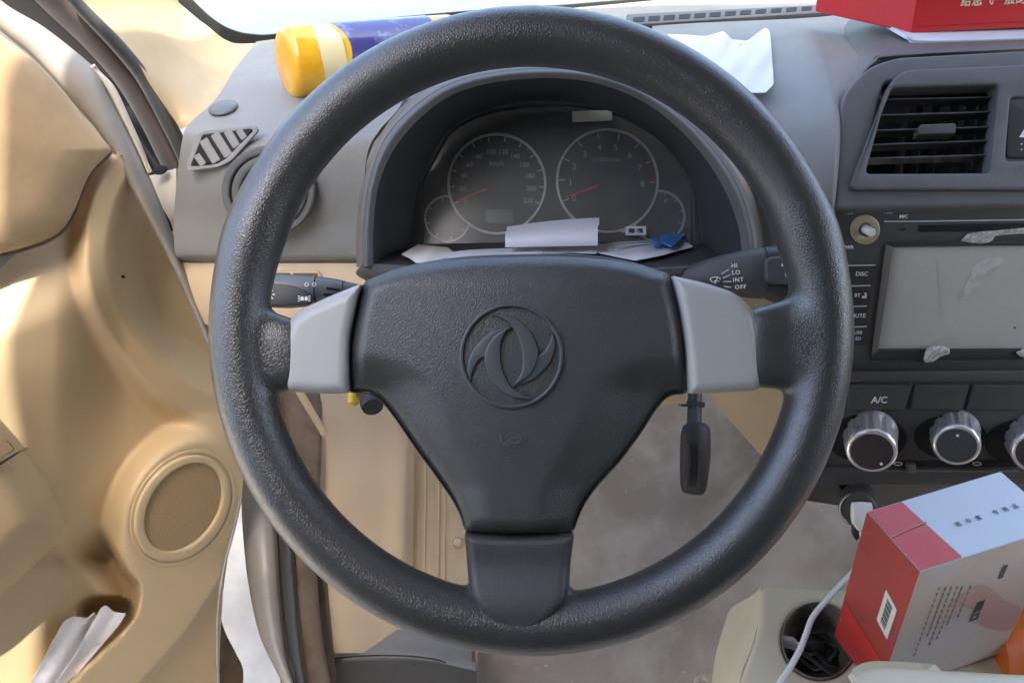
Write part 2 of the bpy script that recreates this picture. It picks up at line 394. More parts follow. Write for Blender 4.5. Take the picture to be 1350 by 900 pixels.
# airbag cover
hub = rnd([(480, 371), (520, 354), (570, 343), (620, 337), (675, 335), (735, 334), (790, 337), (835, 345), (883, 361), (894, 400), (901, 440), (906, 519),
           (882, 521), (866, 538), (845, 572), (815, 612), (788, 640), (771, 664), (762, 684), (757, 700), (725, 703), (685, 704), (645, 703), (612, 699), (607, 680), (597, 660), (575, 628), (548, 592), (524, 556), (508, 535), (495, 522), (460, 517), (463, 450), (470, 410)],
          [6, 10, 20, 20, 20, 20, 20, 20, 5, 12, 15, 6, 10, 10, 20, 20, 15, 15, 12, 5, 15, 15, 15, 5, 12, 15, 20, 20, 20, 12, 8, 5, 15, 15])
def hubx(X, Y):
    # raised central body, wings fall back; concave shoulders either side of the lower V
    d1, s1 = pdist([(430, 500), (520, 478), (560, 520), (625, 640), (640, 760)], X, Y)
    d2, s2 = pdist([(935, 500), (855, 478), (815, 520), (748, 640), (735, 760)], X, Y)
    a = -.0060*ss(-s1*d1*-1*-1, -30, 30)*0
    cen = .0035*np.exp(-((X-678)/170)**2-((Y-470)/130)**2)
    w1 = ss(-d1*s1, -26, 26); w2 = ss(d2*s2, -26, 26)
    fall = -.0075*(np.maximum(1-w1, 0) if False else 0)
    left = ss(-s1*d1, -24, 24) if False else None
    return cen
def hubx2(X, Y):
    def out(side):
        xx = (678-X) if side else (X-678)
        # distance beyond the V flank line, for lower half
        line = np.interp(Y, [470, 500, 560, 640, 700], [175, 140, 112, 66, 58])
        return ss(xx-line, -34, 34)*ss(Y, 462, 520)
    cen = .0030*np.exp(-((X-678)/170)**2-((Y-470)/130)**2)
    top = -.006*ss(380-Y, 0, 50)
    return cen-.0095*(out(0)+out(1))+top
HP = Pl(n=(-FW+UP*.03), o=P(675, 450, .468))
cover = dome('airbag_cover', hub, (680, 455), HP, .0145, 20, M['cover'], sw, base=-.006, depth=.014, N=340, K=44, extra=hubx2)
# emblem on the cover
def emb(pts): return [(450+x/3., 340+y/3.) for x, y in pts]
e = thing('emblem', '', '', P(675, 468, .45)); del e['label']; del e['category']
bpy.data.objects.remove(e)
H0 = .0112
slab('emblem_ring', [ell(674, 469, 68.5, 69.5, n=80), ell(674, 469, 63.8, 64.8, n=80)], HP, H0-.003, H0+.0026, .0009, M['emblem'], cover)
A1 = cr(emb([(590, 220), (660, 226), (720, 260), (760, 312), (776, 360), (777, 388)]), 6)
A2 = cr(emb([(777, 388), (802, 370), (824, 332), (836, 292)]), 6)
A3 = cr(emb([(836, 292), (846, 340), (832, 400), (792, 452), (740, 490), (672, 508)]), 6)
A4 = cr(emb([(672, 508), (700, 478), (716, 430), (716, 370), (700, 312), (672, 266), (634, 238), (590, 220)]), 6)
def embdome(name, pts, hgt, pl=HP):
    pts = resample([tuple(p) for p in pts], 150)
    slab(name, [list(map(tuple, pts))], pl, H0-.002, H0+hgt, .0008, M['emblem'], cover)
bl = A1[:-1]+A2[:-1]+A3[:-1]+A4[:-1]
embdome('emblem_blade', bl, .0022)
B = [(1344-674*0-0, 0)]
embdome('emblem_blade', [(2*674.0-p[0]+.0, 2*469.6-p[1]) for p in bl], .0022)
# raised crease of each blade (the crescent stands above its wing)
C1 = cr(emb([(590, 220), (660, 226), (720, 260), (760, 312), (777, 370), (770, 420), (740, 468), (690, 500), (672, 508)]), 6)
cc = C1[:-1]+A4[:-1]
embdome('emblem_crescent', cc, .0036)
embdome('emblem_crescent', [(2*674.0-p[0], 2*469.6-p[1]) for p in cc], .0036)
mk = tube('airbag_mark', [HP.at(x, y, H0+.0026) for x, y in cr([(662, 586), (668, 583), (676, 577), (684, 576), (686, 580), (680, 584), (672, 584), (668, 589)], 5)], .00035, M['emblem'], cover, n=6)
tube('airbag_mark', [HP.at(x, y, H0+.0026) for x, y in cr([(659, 572), (660, 577), (661, 582)], 4)], .00035, M['emblem'], cover, n=6)
# lower spoke plate
ls = rnd([(612, 703), (648, 706), (685, 707), (722, 706), (757, 703), (752, 745), (750, 782), (741, 800), (722, 822), (700, 838), (684, 842), (668, 838), (646, 822), (628, 800), (619, 782), (616, 745)], [4, 8, 8, 8, 4, 10, 12, 12, 16, 14, 10, 14, 16, 12, 12, 10])
dome('lower_spoke', ls, (685, 765), TP, .007, 13, M['spoke'], sw, base=.0085, depth=.012, N=180, K=24, extra=lambda X, Y: .0080*ss(Y, 735, 812))
# column behind the hub
lathe('column_cover', P(680, 470, .475), P(680, 452, .66), [(0, .04), (.03, .055), (.08, .06), (.185, .062)], M['fascia'], sw)
#@@SECTION dash
# ================================================================ DASHBOARD
dash = thing('dashboard', 'dusty grey moulded dashboard with beige lower panel behind the steering wheel', 'dashboard', P(700, 340, .72))
# left pad
patch('top_pad', [
    [(338, 55, .90), (400, 47, .93), (480, 38, .96), (560, 30, .98)],
    [(309, 92, .76), (370, 88, .76), (450, 85, .75), (540, 80, .74)],
    [(284, 131, .68), (340, 132, .675), (430, 135, .665), (530, 135, .65)],
    [(249, 164, .645), (310, 170, .635), (400, 175, .625), (500, 172, .625)],
    [(240, 186, .64), (300, 192, .625), (390, 200, .615), (485, 200, .620)],
    [(233, 240, .655), (300, 242, .635), (390, 245, .625), (480, 245, .625)],
    [(229, 290, .672), (300, 292, .655), (390, 295, .645), (480, 295, .64)],
    [(230, 330, .682), (300, 331, .668), (390, 332, .658), (500, 333, .648)],
    [(231, 341, .690), (300, 341, .676), (390, 341, .666), (505, 341, .656)],
    [(232, 346, .705), (300, 346, .690), (390, 346, .68), (505, 346, .67)]], M['pad'], dash, n=7)
# dash top behind the wheel
patch('rear_pad', [
    [(470, 34, .995), (620, 20, 1.02), (760, 10, 1.04), (900, -6, 1.08), (1010, -12, 1.10), (1150, -20, 1.12)],
    [(500, 60, .86), (620, 50, .87), (760, 42, .88), (900, 36, .89), (1010, 32, .895), (1130, 28, .90)],
    [(520, 100, .72), (620, 70, .75), (760, 62, .77), (880, 58, .79), (1000, 50, .80), (1090, 48, .80)],
    [(530, 140, .66), (640, 105, .67), (740, 100, .675), (850, 110, .68), (950, 130, .69), (1050, 120, .69)]], M['pad'], dash, n=6)
# right hump
patch('side_pad', [
    [(860, 34, .885), (930, 30, .885), (1000, 27, .885), (1046, 25, .88), (1075, 23, .878), (1110, 20, .88), (1180, 18, .88)],
    [(860, 60, .785), (930, 55, .79), (1010, 50, .79), (1066, 48, .775), (1092, 52, .775), (1125, 50, .79), (1170, 48, .79)],
    [(880, 100, .715), (940, 96, .705), (1020, 96, .70), (1078, 92, .685), (1098, 92, .683), (1122, 86, .69), (1160, 78, .70)],
    [(925, 150, .66), (985, 145, .65), (1035, 145, .645), (1088, 140, .635), (1103, 140, .634), (1112, 134, .645), (1125, 128, .655)],
    [(985, 200, .632), (1010, 200, .628), (1045, 200, .622), (1092, 200, .612), (1104, 200, .613), (1108, 200, .625), (1112, 200, .64)],
    [(1004, 260, .63), (1024, 260, .622), (1050, 262, .62), (1090, 265, .61), (1100, 268, .611), (1103, 270, .625), (1106, 272, .64)],
    [(1008, 330, .64), (1026, 335, .637), (1050, 338, .637), (1084, 340, .632), (1096, 342, .633), (1100, 344, .645), (1103, 346, .66)]], M['pad'], dash, n=7)
patch('top_shelf', [
    [(1100, -5, 1.0), (1150, -8, 1.0), (1220, -8, 1.0), (1450, -14, 1.0)],
    [(1105, 30, .86), (1160, 24, .84), (1230, 22, .84), (1450, 14, .84)],
    [(1120, 60, .76), (1165, 50, .73), (1230, 50, .72), (1450, 44, .72)],
    [(1118, 118, .66), (1152, 80, .665), (1195, 70, .665), (1450, 58, .665)],
    [(1119, 140, .69), (1154, 98, .69), (1196, 88, .69), (1450, 74, .69)]], M['fascia'], dash, n=7)
# demister slots along the windscreen
DFP = Pl(n=Vector((0, -.05, 1)), o=P(900, 26, .918))
tz = slab('defrost_strip', rnd([(826, 33), (1135, 13), (1133, 4), (826, 19)], 2), DFP, .001, .006, .001, M['fascia'], dash)
for i in range(15):
    x0 = 834+i*20.2; y0 = 29.5-i*1.36; w = 15.5-.15*i; k = 7.5-.12*i
    slab('defrost_slot', rnd([(x0, y0), (x0+w, y0-1), (x0+w+1, y0-k), (x0+1, y0-k+1)], 1), DFP, .0058, .0064, 0, M['black'], tz)
# instrument hood
def arc(pts, d): return [(x, y, d if not callable(d) else d(x, y)) for x, y in pts]
A_ = [(470, 352), (470, 300), (476, 240), (500, 175), (545, 128), (600, 98), (680, 84), (770, 86), (845, 108), (905, 145), (955, 195), (990, 250), (1006, 310), (1008, 352)]
B_ = [(478, 352), (479, 300), (486, 240), (508, 182), (549, 138), (602, 107), (680, 92), (768, 93), (840, 115), (897, 152), (943, 200), (976, 252), (992, 308), (994, 352)]
C_ = [(492, 350), (492, 300), (499, 245), (520, 196), (557, 153), (606, 121), (680, 105), (765, 106), (834, 127), (886, 162), (928, 207), (958, 256), (975, 306), (978, 350)]
D_ = [(508, 346), (508, 300), (516, 250), (536, 206), (568, 168), (612, 138), (682, 120), (762, 121), (826, 140), (874, 172), (910, 213), (935, 258), (950, 303), (952, 346)]
E_ = [(545, 335), (545, 292), (550, 250), (566, 212), (590, 175), (630, 148), (690, 134), (755, 135), (810, 149), (858, 176), (890, 208), (915, 250), (925, 290), (926, 335)]
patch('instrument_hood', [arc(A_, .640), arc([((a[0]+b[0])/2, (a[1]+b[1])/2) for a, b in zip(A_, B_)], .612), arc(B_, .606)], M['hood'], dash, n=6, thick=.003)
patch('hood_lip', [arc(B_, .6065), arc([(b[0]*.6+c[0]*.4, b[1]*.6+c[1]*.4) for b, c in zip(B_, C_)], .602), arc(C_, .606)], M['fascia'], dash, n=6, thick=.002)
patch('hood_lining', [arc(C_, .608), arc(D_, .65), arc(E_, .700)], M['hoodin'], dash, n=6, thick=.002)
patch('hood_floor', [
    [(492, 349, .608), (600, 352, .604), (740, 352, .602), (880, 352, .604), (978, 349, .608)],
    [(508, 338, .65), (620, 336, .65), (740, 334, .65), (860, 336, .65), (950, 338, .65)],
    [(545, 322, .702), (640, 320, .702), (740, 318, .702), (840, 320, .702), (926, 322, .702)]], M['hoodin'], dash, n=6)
patch('hood_sill', [
    [(478, 348, .606), (600, 354, .600), (740, 355, .598), (880, 354, .600), (994, 346, .606)],
    [(470, 362, .610), (600, 366, .604), (740, 368, .602), (880, 366, .604), (1008, 352, .610)],
    [(500, 378, .630), (600, 380, .626), (740, 380, .624), (880, 380, .626), (985, 366, .630)]], M['fascia'], dash, n=6)
# oblique side vent with slats
VP = Pl((250, 215, .634), (335, 170, .615), (300, 225, .626))
vo = rnd([(246, 215), (262, 173), (336, 165), (341, 172), (303, 214), (285, 221), (246, 226)], [5, 8, 5, 4, 8, 8, 5])
side = slab('side_vent', [vo, rnd([(252, 216), (267, 178), (331, 170), (333, 173), (298, 209), (284, 217), (252, 220)], 3)], VP, -.001, .0012, .0006, M['pad'], dash)
slab('vent_recess', rnd([(249, 218), (265, 175), (335, 168), (300, 213)], 3), VP, -.004, -.0005 if False else .0006, .0004, M['black'], side)
for (xa, ya, xb, yb, w) in ((258, 204, 268, 218, 9), (267, 184, 285, 214, 12), (282, 176, 301, 206, 12), (299, 172.5, 312, 194, 11), (314, 171, 322, 183, 9)):
    d = np.array([xb-xa, yb-ya], float); d /= np.linalg.norm(d); n_ = np.array([d[1], -d[0]])*w/2
    slab('slat', rnd([(xa-n_[0], ya-n_[1]), (xa+n_[0], ya+n_[1]), (xb+n_[0], yb+n_[1]), (xb-n_[0], yb-n_[1])], 2), VP, -.001, .0014, .0008, M['pad'], side)
# round side vent
RP = Pl((350, 250, .628), (420, 250, .622), (350, 310, .640))
rv = slab('round_vent', [ell(353, 252, 62, 60, n=60), ell(353, 253, 51, 49, n=60)], RP, -.002, .004, .0018, M['fascia'], dash)
slab('vent_ring', [ell(354, 253, 50, 48, n=60), ell(354, 254, 38, 37, n=60)], RP, -.002, .0065, .0022, M['fascia'], rv)
slab('vent_shutter', ell(353, 254, 38, 37, n=48), RP, -.001, .003, .001, M['fascia'], rv)
slab('vent_shutter', rnd([(320, 246), (386, 246), (386, 262), (320, 262)], 5), RP, .0028, .0045, .0008, M['pad'], rv)
# small sensor dome
SP = Pl((293, 143, .665), (330, 143, .662), (293, 120, .69))
dome('sensor_cap', ell(294, 143, 21, 10.5, -14), (294, 143), SP, .006, 9, M['stalk'], dash, base=-.001, depth=.003, N=60, K=14)
# beige lower panel, left
patch('lower_panel', [
    [(233, 347, .70), (300, 347, .685), (400, 347, .672), (500, 347, .662), (560, 347, .66)],
    [(238, 372, .70), (300, 372, .685), (400, 372, .674), (500, 376, .664), (560, 378, .66)],
    [(252, 405, .705), (300, 404, .69), (400, 410, .68), (500, 418, .67), (560, 420, .668)],
    [(262, 424, .712), (300, 436, .70), (400, 452, .69), (500, 462, .68), (560, 465, .68)]], M['beige'], dash, n=6)
LPP = Pl((300, 360, .684), (400, 360, .672), (300, 400, .689))
slab('fuse_cover', rnd([(280, 357), (420, 357), (424, 366), (424, 440), (284, 436)], 5), LPP, -.001, .0012, .0006, M['beige'], dash)
for (x0, x1) in ((347, 382), (386, 418)):
    slab('cover_clip', rnd([(x0, 360), (x1, 360), (x1, 366), (x0, 366)], 1), LPP, .0006, .0022, .0003, M['felt'], dash)
patch('kick_trim', [
    [(840, 512, .60), (870, 516, .60), (905, 517, .60)],
    [(838, 522, .61), (868, 526, .61), (905, 527, .61)],
    [(835, 532, .64), (865, 534, .64), (905, 532, .64)]], M['beige'], dash, n=5)
patch('stack_side', [
    [(925, 500, .66), (985, 500, .65), (1110, 500, .66)],
    [(946, 535, .69), (1005, 535, .68), (1085, 540, .68)],
    [(1000, 596, .70), (1035, 590, .69), (1070, 580, .69)],
    [(1016, 612, .71), (1035, 616, .70), (1058, 620, .70)]], M['beige'], dash, n=5)
patch('lower_panel_right', [
    [(900, 346, .66), (960, 346, .65), (1030, 346, .65), (1110, 346, .66)],
    [(900, 370, .68), (960, 380, .67), (1030, 384, .67), (1110, 384, .67)]], M['dark2'], dash, n=5)
patch('lower_beige_right', [
    [(880, 384, .665), (960, 386, .66), (1030, 388, .66), (1112, 390, .66)],
    [(880, 440, .68), (960, 440, .67), (1030, 440, .665), (1112, 440, .67)],
    [(890, 500, .69), (960, 506, .675), (1030, 506, .67), (1112, 506, .675)]], M['beige'], dash, n=5)
# ---- centre fascia with the vent
FPl = Pl((1110, 265, .612), (1350, 265, .612), (1150, 80, .640))
fo = [(1101, 275), (1104, 200), (1110, 130), (1128, 104), (1150, 86), (1182, 75), (1350, 66), (1460, 60), (1460, 268), (1350, 271)]
vent_hole = [(1172, 115), (1318, 111), (1307, 228), (1141, 229)]
fas = slab('centre_fascia', [rnd(fo, [6, 30, 20, 20, 25, 30, 10, 5, 5, 5]), rnd([(1166, 108), (1324, 104), (1313, 234), (1134, 236)], 8)], FPl, -.02, 0, .003, M['fascia'], dash)
slab('vent_frame', [rnd([(1181, 92), (1350, 85), (1460, 80), (1460, 250), (1118, 250)], [26, 5, 4, 4, 14]), rnd(vent_hole, [12, 8, 8, 8]), rnd([(1333, 128), (1450, 124), (1450, 212), (1326, 212)], 6)], FPl, -.012, .0035, .0022, M['fascia'], fas)
av = slab('air_vent', [rnd([(1170, 112), (1320, 108), (1309, 231), (1137, 232)], 8), rnd(vent_hole, 8)], FPl, -.03, -.001, .001, M['dark'], dash)
slab('vent_well', rnd([(1165, 100), (1330, 98), (1320, 240), (1130, 240)], 4), FPl, -.050, -.046, .001, M['black'], av)
for (xa, ya, xb, yb) in ((1170, 131, 1316, 128), (1160, 152, 1314, 147), (1153, 172, 1312, 167), (1145, 191, 1310, 185), (1140, 209, 1308, 204)):
    a, b = FPl.at(xa-2, ya, -.006), FPl.at(xb, yb, -.006); n_ = FPl.n; v_ = FPl.v
    vs = []
    for q in (a, b):
        for (hn, hv) in ((0, .0006), (0, -.0006), (-.016, .0018), (-.016, .003)): vs.append(q+n_*hn+v_*hv)
    obj('slat', vs, [(0, 1, 5, 4), (1, 2, 6, 5), (2, 3, 7, 6), (3, 0, 4, 7), (0, 3, 2, 1), (4, 5, 6, 7)], M['dark2'], av, 20)
for x in (1196, 1216, 1238, 1262, 1284):
    a, b = FPl.at(x+6, 108, -.026), FPl.at(x-8, 236, -.026)
    vs = []
    for q in (a, b):
        for (hn, hx) in ((0, .0008), (0, -.0008), (-.014, -.0008), (-.014, .0008)): vs.append(q+FPl.n*hn+FPl.u*hx)
    obj('vane', vs, [(0, 1, 5, 4), (1, 2, 6, 5), (2, 3, 7, 6), (3, 0, 4, 7), (0, 3, 2, 1), (4, 5, 6, 7)], M['dark'], av, 20)
slab('vent_tab', rnd([(1213, 164), (1261, 162), (1260, 176), (1211, 177)], 3), FPl, -.012, -.001, .001, M['dark2'], av)
hz = slab('hazard_button', rnd([(1328, 132), (1448, 128), (1448, 208), (1328, 208)], 6), FPl, -.01, .002, .0015, M['dark'], dash)
slab('hazard_triangle', [[(1344, 181), (1372, 181), (1358, 158)], [(1349, 178), (1367, 178), (1358, 163)]], FPl, .0018, .0024, .0001, M['ink'], hz, smooth=0)
for i in range(3):
    for j in range(2): slab('indicator_dot', ell(1347+i*7, 190+j*7, 1.1, n=8), FPl, .0018, .0023, .0001, M['inkdim'], hz, smooth=0)
#@@SECTION cluster
# ================================================================ INSTRUMENT CLUSTER
CP = Pl((600, 310, .702), (880, 310, .702), (740, 150, .716))
cl = thing('instrument_cluster', 'instrument cluster with two large and two small round dials under a lens with dust and painted reflection haze', 'gauges', CP.at(735, 320))
slab('dial_plate', rnd([(540, 334), (544, 220), (590, 165), (680, 132), (780, 132), (858, 166), (908, 225), (922, 334)], [4, 40, 40, 40, 40, 40, 40, 4]), CP, -.012, -.008, .001, M['gaugeface'], cl)
lens_o = rnd([(557, 326), (557, 236), (574, 205), (592, 172), (616, 157), (646, 145), (690, 138), (747, 137), (793, 142), (824, 153), (860, 172), (888, 194), (905, 216), (914, 250), (914, 326)], [6, 6, 8, 10, 14, 14, 18, 18, 14, 14, 14, 10, 12, 10, 6])
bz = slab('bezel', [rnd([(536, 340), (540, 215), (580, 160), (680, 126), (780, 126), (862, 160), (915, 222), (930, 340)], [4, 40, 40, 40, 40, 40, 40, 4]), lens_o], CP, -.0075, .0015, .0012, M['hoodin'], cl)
def gauge(cx, cy, rx, ry, nm):
    g = slab('dial', [ell(cx, cy, rx, ry, n=72), ell(cx, cy, rx-3.2, ry-3.2, n=72)], CP, -.009, -.006, .0006, M['ring'], cl)
    return g
def small_gauge(cx, cy, r, a0, a1):
    return slab('dial', [ell(cx, cy, r, r, n=60, a0=a0, a1=a1)+ell(cx, cy, r-2.6, r-2.6, n=60, a0=a0, a1=a1)[::-1]], CP, -.009, -.006, .0005, M['ring'], cl)
def ticks(g, cx, cy, r, a0, a1, n, l, w, m, minor=0):
    for i in range(n):
        a = radians(a0+(a1-a0)*i/(n-1)); c, s = cos(a), -sin(a)
        x0, y0, x1, y1 = cx+c*(r-l), cy+s*(r-l), cx+c*r, cy+s*r
        slab('tick', [(x0-s*w, y0+c*w), (x1-s*w, y1+c*w), (x1+s*w, y1-c*w), (x0+s*w, y0-c*w)], CP, -.008, -.0074, 0, m, g, smooth=0)
sp = gauge(655, 242, 65.5, 67, 's'); ticks(sp, 655, 242, 62, 205, -25, 12, 6, .7, M['ink']); ticks(sp, 655, 242, 62, 205, -25, 23, 3, .35, M['inkdim'])
for i, s in enumerate(['0', '20', '40', '60', '80', '100', '120', '140', '160', '180', '200', '220']):
    a = radians(205-230*i/11); txt('number', s, CP, 655+46*cos(a), 242-46*sin(a), 6.4, M['inkdim'], sp, h=-.0074)
txt('unit_text', 'km/h', CP, 655, 212, 7, M['inkdim'], sp, h=-.0074)
tc_ = gauge(801, 238, 68, 69, 't'); ticks(tc_, 801, 238, 64, 205, -2, 9, 8, .8, M['ink'])
for i in range(9):
    a = radians(205-207*i/8); txt('number', str(i), CP, 801+48*cos(a), 238-48*sin(a), 9, M['inkdim'], tc_, h=-.0074)
txt('unit_text', 'x1000r/min', CP, 801, 207, 6, M['inkdim'], tc_, h=-.0074)
slab('red_zone', ell(801, 238, 63.5, 64.5, n=16, a0=-30, a1=6)+ell(801, 238, 61, 62, n=16, a0=-30, a1=6)[::-1], CP, -.0078, -.0070, 0, M['inkred'], tc_, smooth=0)
def needle(x0, y0, x1, y1, g):
    n_ = np.array([y1-y0, x0-x1], float); n_ /= np.linalg.norm(n_)
    slab('needle', [(x0-n_[0]*.7, y0-n_[1]*.7), (x0+n_[0]*.7, y0+n_[1]*.7), (x1+n_[0]*1.8, y1+n_[1]*1.8), (x1-n_[0]*1.8, y1-n_[1]*1.8)], CP, -.005, -.0042, .0002, M['needle'], g)
needle(603, 265, 642, 249, sp); needle(745, 260, 788, 245, tc_)
slab('odometer_display', rnd([(640, 276), (677, 276), (677, 294), (640, 294)], 1.5), CP, -.008, -.0065, .0003, M['lcd'], sp)
tg = small_gauge(590, 288, 31, 17, 273); ticks(tg, 590, 288, 28, 105, 325, 6, 4, .6, M['ink'])
fg = small_gauge(869, 285, 35, 268.5, 521.5); ticks(fg, 869, 285, 32, 75, -80, 6, 4, .6, M['ink']); txt('number', 'F', CP, 880, 263, 7, M['inkdim'], fg, h=-.0074)
slab('lens', rnd([(552, 330), (552, 232), (570, 200), (590, 168), (616, 152), (646, 140), (690, 133), (747, 132), (793, 137), (826, 149), (864, 168), (892, 191), (910, 214), (920, 250), (920, 330)], 10), CP, -.0032, -.0024, .0002, M['lens'], cl)
tg2 = slab('dust_sticker', rnd([(754, 147), (807, 145), (807, 159), (755, 161)], 1), CP, .0018, .0024, .0001, M['tape'], None)
tag(tg2, 'small cream paper sticker on the bezel above the right dial', 'sticker')
#@@SECTION papers
# papers in the instrument recess
def sheet(name, pts, pl, thick, m, label, cat, wav=.0015, parent=None, group=None, seed=1, n=14, curl=None):
    """crumpled sheet with its own outline, built as a fan-free grid clipped by triangulating the outline with inner points"""
    o = resample(pts, 90); c = o.mean(axis=0); r = np.random.RandomState(seed); V = []; Fc = []
    ph = r.rand(6)*6; K = 12
    for k in range(K+1):
        s = k/K
        for q in o:
            x, y = c+(q-c)*max(s, .001)
            h = wav*(sin(x*.07+ph[0])*cos(y*.11+ph[1])+.5*sin(x*.19+y*.13+ph[2])+.35*abs(sin(x*.09-y*.16+ph[3])))
            if curl: h += curl(x, y)
            V.append(pl.at(x, y, h+.001))
    N = len(o)
    for k in range(K):
        for j in range(N): Fc.append((k*N+j, k*N+(j+1) % N, (k+1)*N+(j+1) % N, (k+1)*N+j))
    ob = skin(name, V, Fc, m, parent, thick, 30)
    if label: tag(ob, label, cat, group)
    return ob
FLP = Pl((530, 340, .625), (900, 340, .625), (740, 322, .69))
sheet('loose_paper', [(529, 335), (551, 322), (590, 326), (600, 334), (570, 346), (548, 346), (540, 340)], FLP, .0004, M['paperwarm'], 'stained cream paper scrap at the left end of the instrument recess', 'paper', .0012, seed=3)
sheet('loose_paper', [(560, 349), (580, 334), (620, 329), (700, 326), (790, 322), (787, 334), (740, 333), (640, 338), (600, 345)], FLP, .0004, M['paper'], 'long white folded paper lying below the curled sheet in the instrument recess', 'paper', .0008, seed=4)
def curl(x, y): return 0
rp = []
for i in range(25):
    x0 = 666+i*(788-666)/24
    row = []
    ytop = 301-7*sin(min(1, i/20)*pi/2)*1.0-((i/24)*5)
    for j in range(11):
        t = j/10; row.append((x0+(2 if j > 7 else 0), (326-i*.1)*(1-t)+(ytop-2)*t, .640+.012*sin(t*pi)*-1+.030*t))
    rp.append(row)
V = [P(*q) for r in rp for q in r]; Fc = [(i*11+j, i*11+j+1, (i+1)*11+j+1, (i+1)*11+j) for i in range(24) for j in range(10)]
tag(skin('curled_paper', V, Fc, M['paper'], None, .0005, 40), 'curled white sheet standing up in front of the two large dials', 'paper')
sheet('loose_paper', [(789, 333), (787, 322), (830, 318), (900, 316), (914, 325), (870, 337), (838, 343), (812, 338)], FLP, .0004, M['paper'], 'pale blue-white paper under the paper clip at the right end of the instrument recess', 'paper', .0006, seed=6)
clip = thing('binder_clip', 'blue clip with long wire arms lying on the papers below the right dial', 'clip', FLP.at(865, 325))
FL2 = Pl(n=FLP.n, o=FLP.o+FLP.n*.005)
slab('clip_body', rnd([(868, 317), (880, 299), (905, 308), (886, 325)], 2), FL2, 0, .0012, .0004, M['bluevinyl'], clip)
slab('clip_hinge', rnd([(857, 314), (866, 312), (871, 320), (862, 320)], 2), FL2, -.001, .002, .0006, M['bluevinyl'], clip)
tube('clip_wire', [FL2.at(x, y, .001) for x, y in cr([(872, 321), (840, 324), (815, 329), (809, 326), (814, 322), (840, 320), (866, 318)], 6)], .0006, M['metal'], clip, n=8)
fz = thing('blade_fuse', 'small clear plastic fuse above the paper clip by the right dial', 'fuse', FLP.at(838, 308))
CP2 = Pl(n=CP.n, o=CP.o+CP.n*.004)
slab('fuse_body', [rnd([(825, 298), (852, 298), (852, 310), (825, 310)], 1), rnd([(829, 301), (837, 301), (837, 307), (829, 307)], 1), rnd([(840, 301), (848, 301), (848, 307), (840, 307)], 1)], CP2, 0, .002, .0004, M['inkdim'], fz)
slab('fuse_prong', rnd([(819, 303), (826, 301), (826, 306), (820, 307)], 1), CP2, .0005, .0015, .0002, M['metal'], fz)
#@@SECTION stalks
# ================================================================ STALKS
lst = thing('light_stalk', 'grey indicator stalk with headlamp symbols left of the hub', 'stalk', P(470, 400, .60))
def bar(secs, name, m, parent, n=28, e=.8):
    """loft between rounded sections given as (x, ytop, ybottom, depth, half thickness)"""
    vs = []; fs = []
    secs = cr(secs, 5)
    for (x, yt, yb, d, ht) in secs:
        for k in range(n):
            a = 2*pi*k/n; c, s = cos(a), sin(a)
            yy = (yt+yb)/2-math.copysign(abs(c)**e, c)*(yb-yt)/2; z = math.copysign(abs(s)**e, s)*ht
            vs.append(P(x, yy, d)-FW*z)
    N = len(secs)
    for i in range(N-1):
        for k in range(n): fs.append((i*n+k, i*n+(k+1) % n, (i+1)*n+(k+1) % n, (i+1)*n+k))
    fs.append(tuple(range(n))[::-1]); fs.append(tuple((N-1)*n+k for k in range(n)))
    return obj(name, vs, fs, m, parent, 45)
bar([(300, 362, 402, .575, .010), (350, 361, 405, .575, .011), (385, 362, 406, .576, .011), (418, 364, 402, .578, .011)], 'stalk_body', M['stalk'], lst)
bar([(419.5, 364.5, 398, .578, .0105), (440, 367, 397, .579, .010), (454, 370, 395, .580, .009)], 'twist_ring', M['stalk'], lst)
bar([(455, 371, 394, .580, .0088), (480, 376, 392, .585, .007), (510, 379, 391, .60, .0065), (560, 382, 392, .64, .0065)], 'stalk_arm', M['stalk'], lst)
LS = Pl((350, 380, .5625), (410, 380, .5645), (350, 400, .5625))
slab('selector', rnd([(300, 374), (352, 373), (385, 376), (405, 384), (413, 394), (408, 402), (350, 404), (300, 402)], [4, 20, 20, 12, 8, 8, 20, 4]), LS, -.004, .0022, .0015, M['dark'], lst)
for k in range(8):
    a = radians(k*45); x, y = 354, 388
    slab('light_symbol', rnd([(x+5*cos(a)-.7*sin(a), y+5*sin(a)+.7*cos(a)), (x+8*cos(a)-.7*sin(a), y+8*sin(a)+.7*cos(a)), (x+8*cos(a)+.7*sin(a), y+8*sin(a)-.7*cos(a)), (x+5*cos(a)+.7*sin(a), y+5*sin(a)-.7*cos(a))], .3), LS, .0022, .0026, 0, M['ink'], lst, smooth=0)
slab('light_symbol', [ell(354, 388, 3.3, n=16), ell(354, 388, 2, n=16)], LS, .0022, .0026, 0, M['ink'], lst, smooth=0)
for s in (-1, 1):
    slab('lamp_symbol', ell(401+s*2.6, 393.5, 2.3, 3, n=12), LS, .0022, .0026, 0, M['ink'], lst, smooth=0)
    for j in (-1, 0, 1):
        slab('lamp_symbol', [(401+s*5.2, 392.9+j*2.6), (401+s*8.2, 392.9+j*3.2), (401+s*8.2, 394.1+j*3.2), (401+s*5.2, 394.1+j*2.6)], LS, .0022, .0026, 0, M['ink'], lst, smooth=0)
for s in (-1, 1): slab('fog_symbol', [ell(409+s*5, 375, 3, 2.6, n=14), ell(409+s*5, 375, 2, 1.6, n=14)], LS, .0012, .0020, 0, M['inkdim'], lst, smooth=0)
for (xa, ya, xb, yb) in ((430, 380, 448, 382), (426, 388, 444, 389)):
    slab('grip_rib', rnd([(xa, ya-1.6), (xb, yb-1.2), (xb, yb+1.2), (xa, ya+1.6)], 1), Pl((430, 380, .5690), (450, 380, .5692), (430, 400, .5690)), -.002, .0006, .0003, M['gap'], lst)
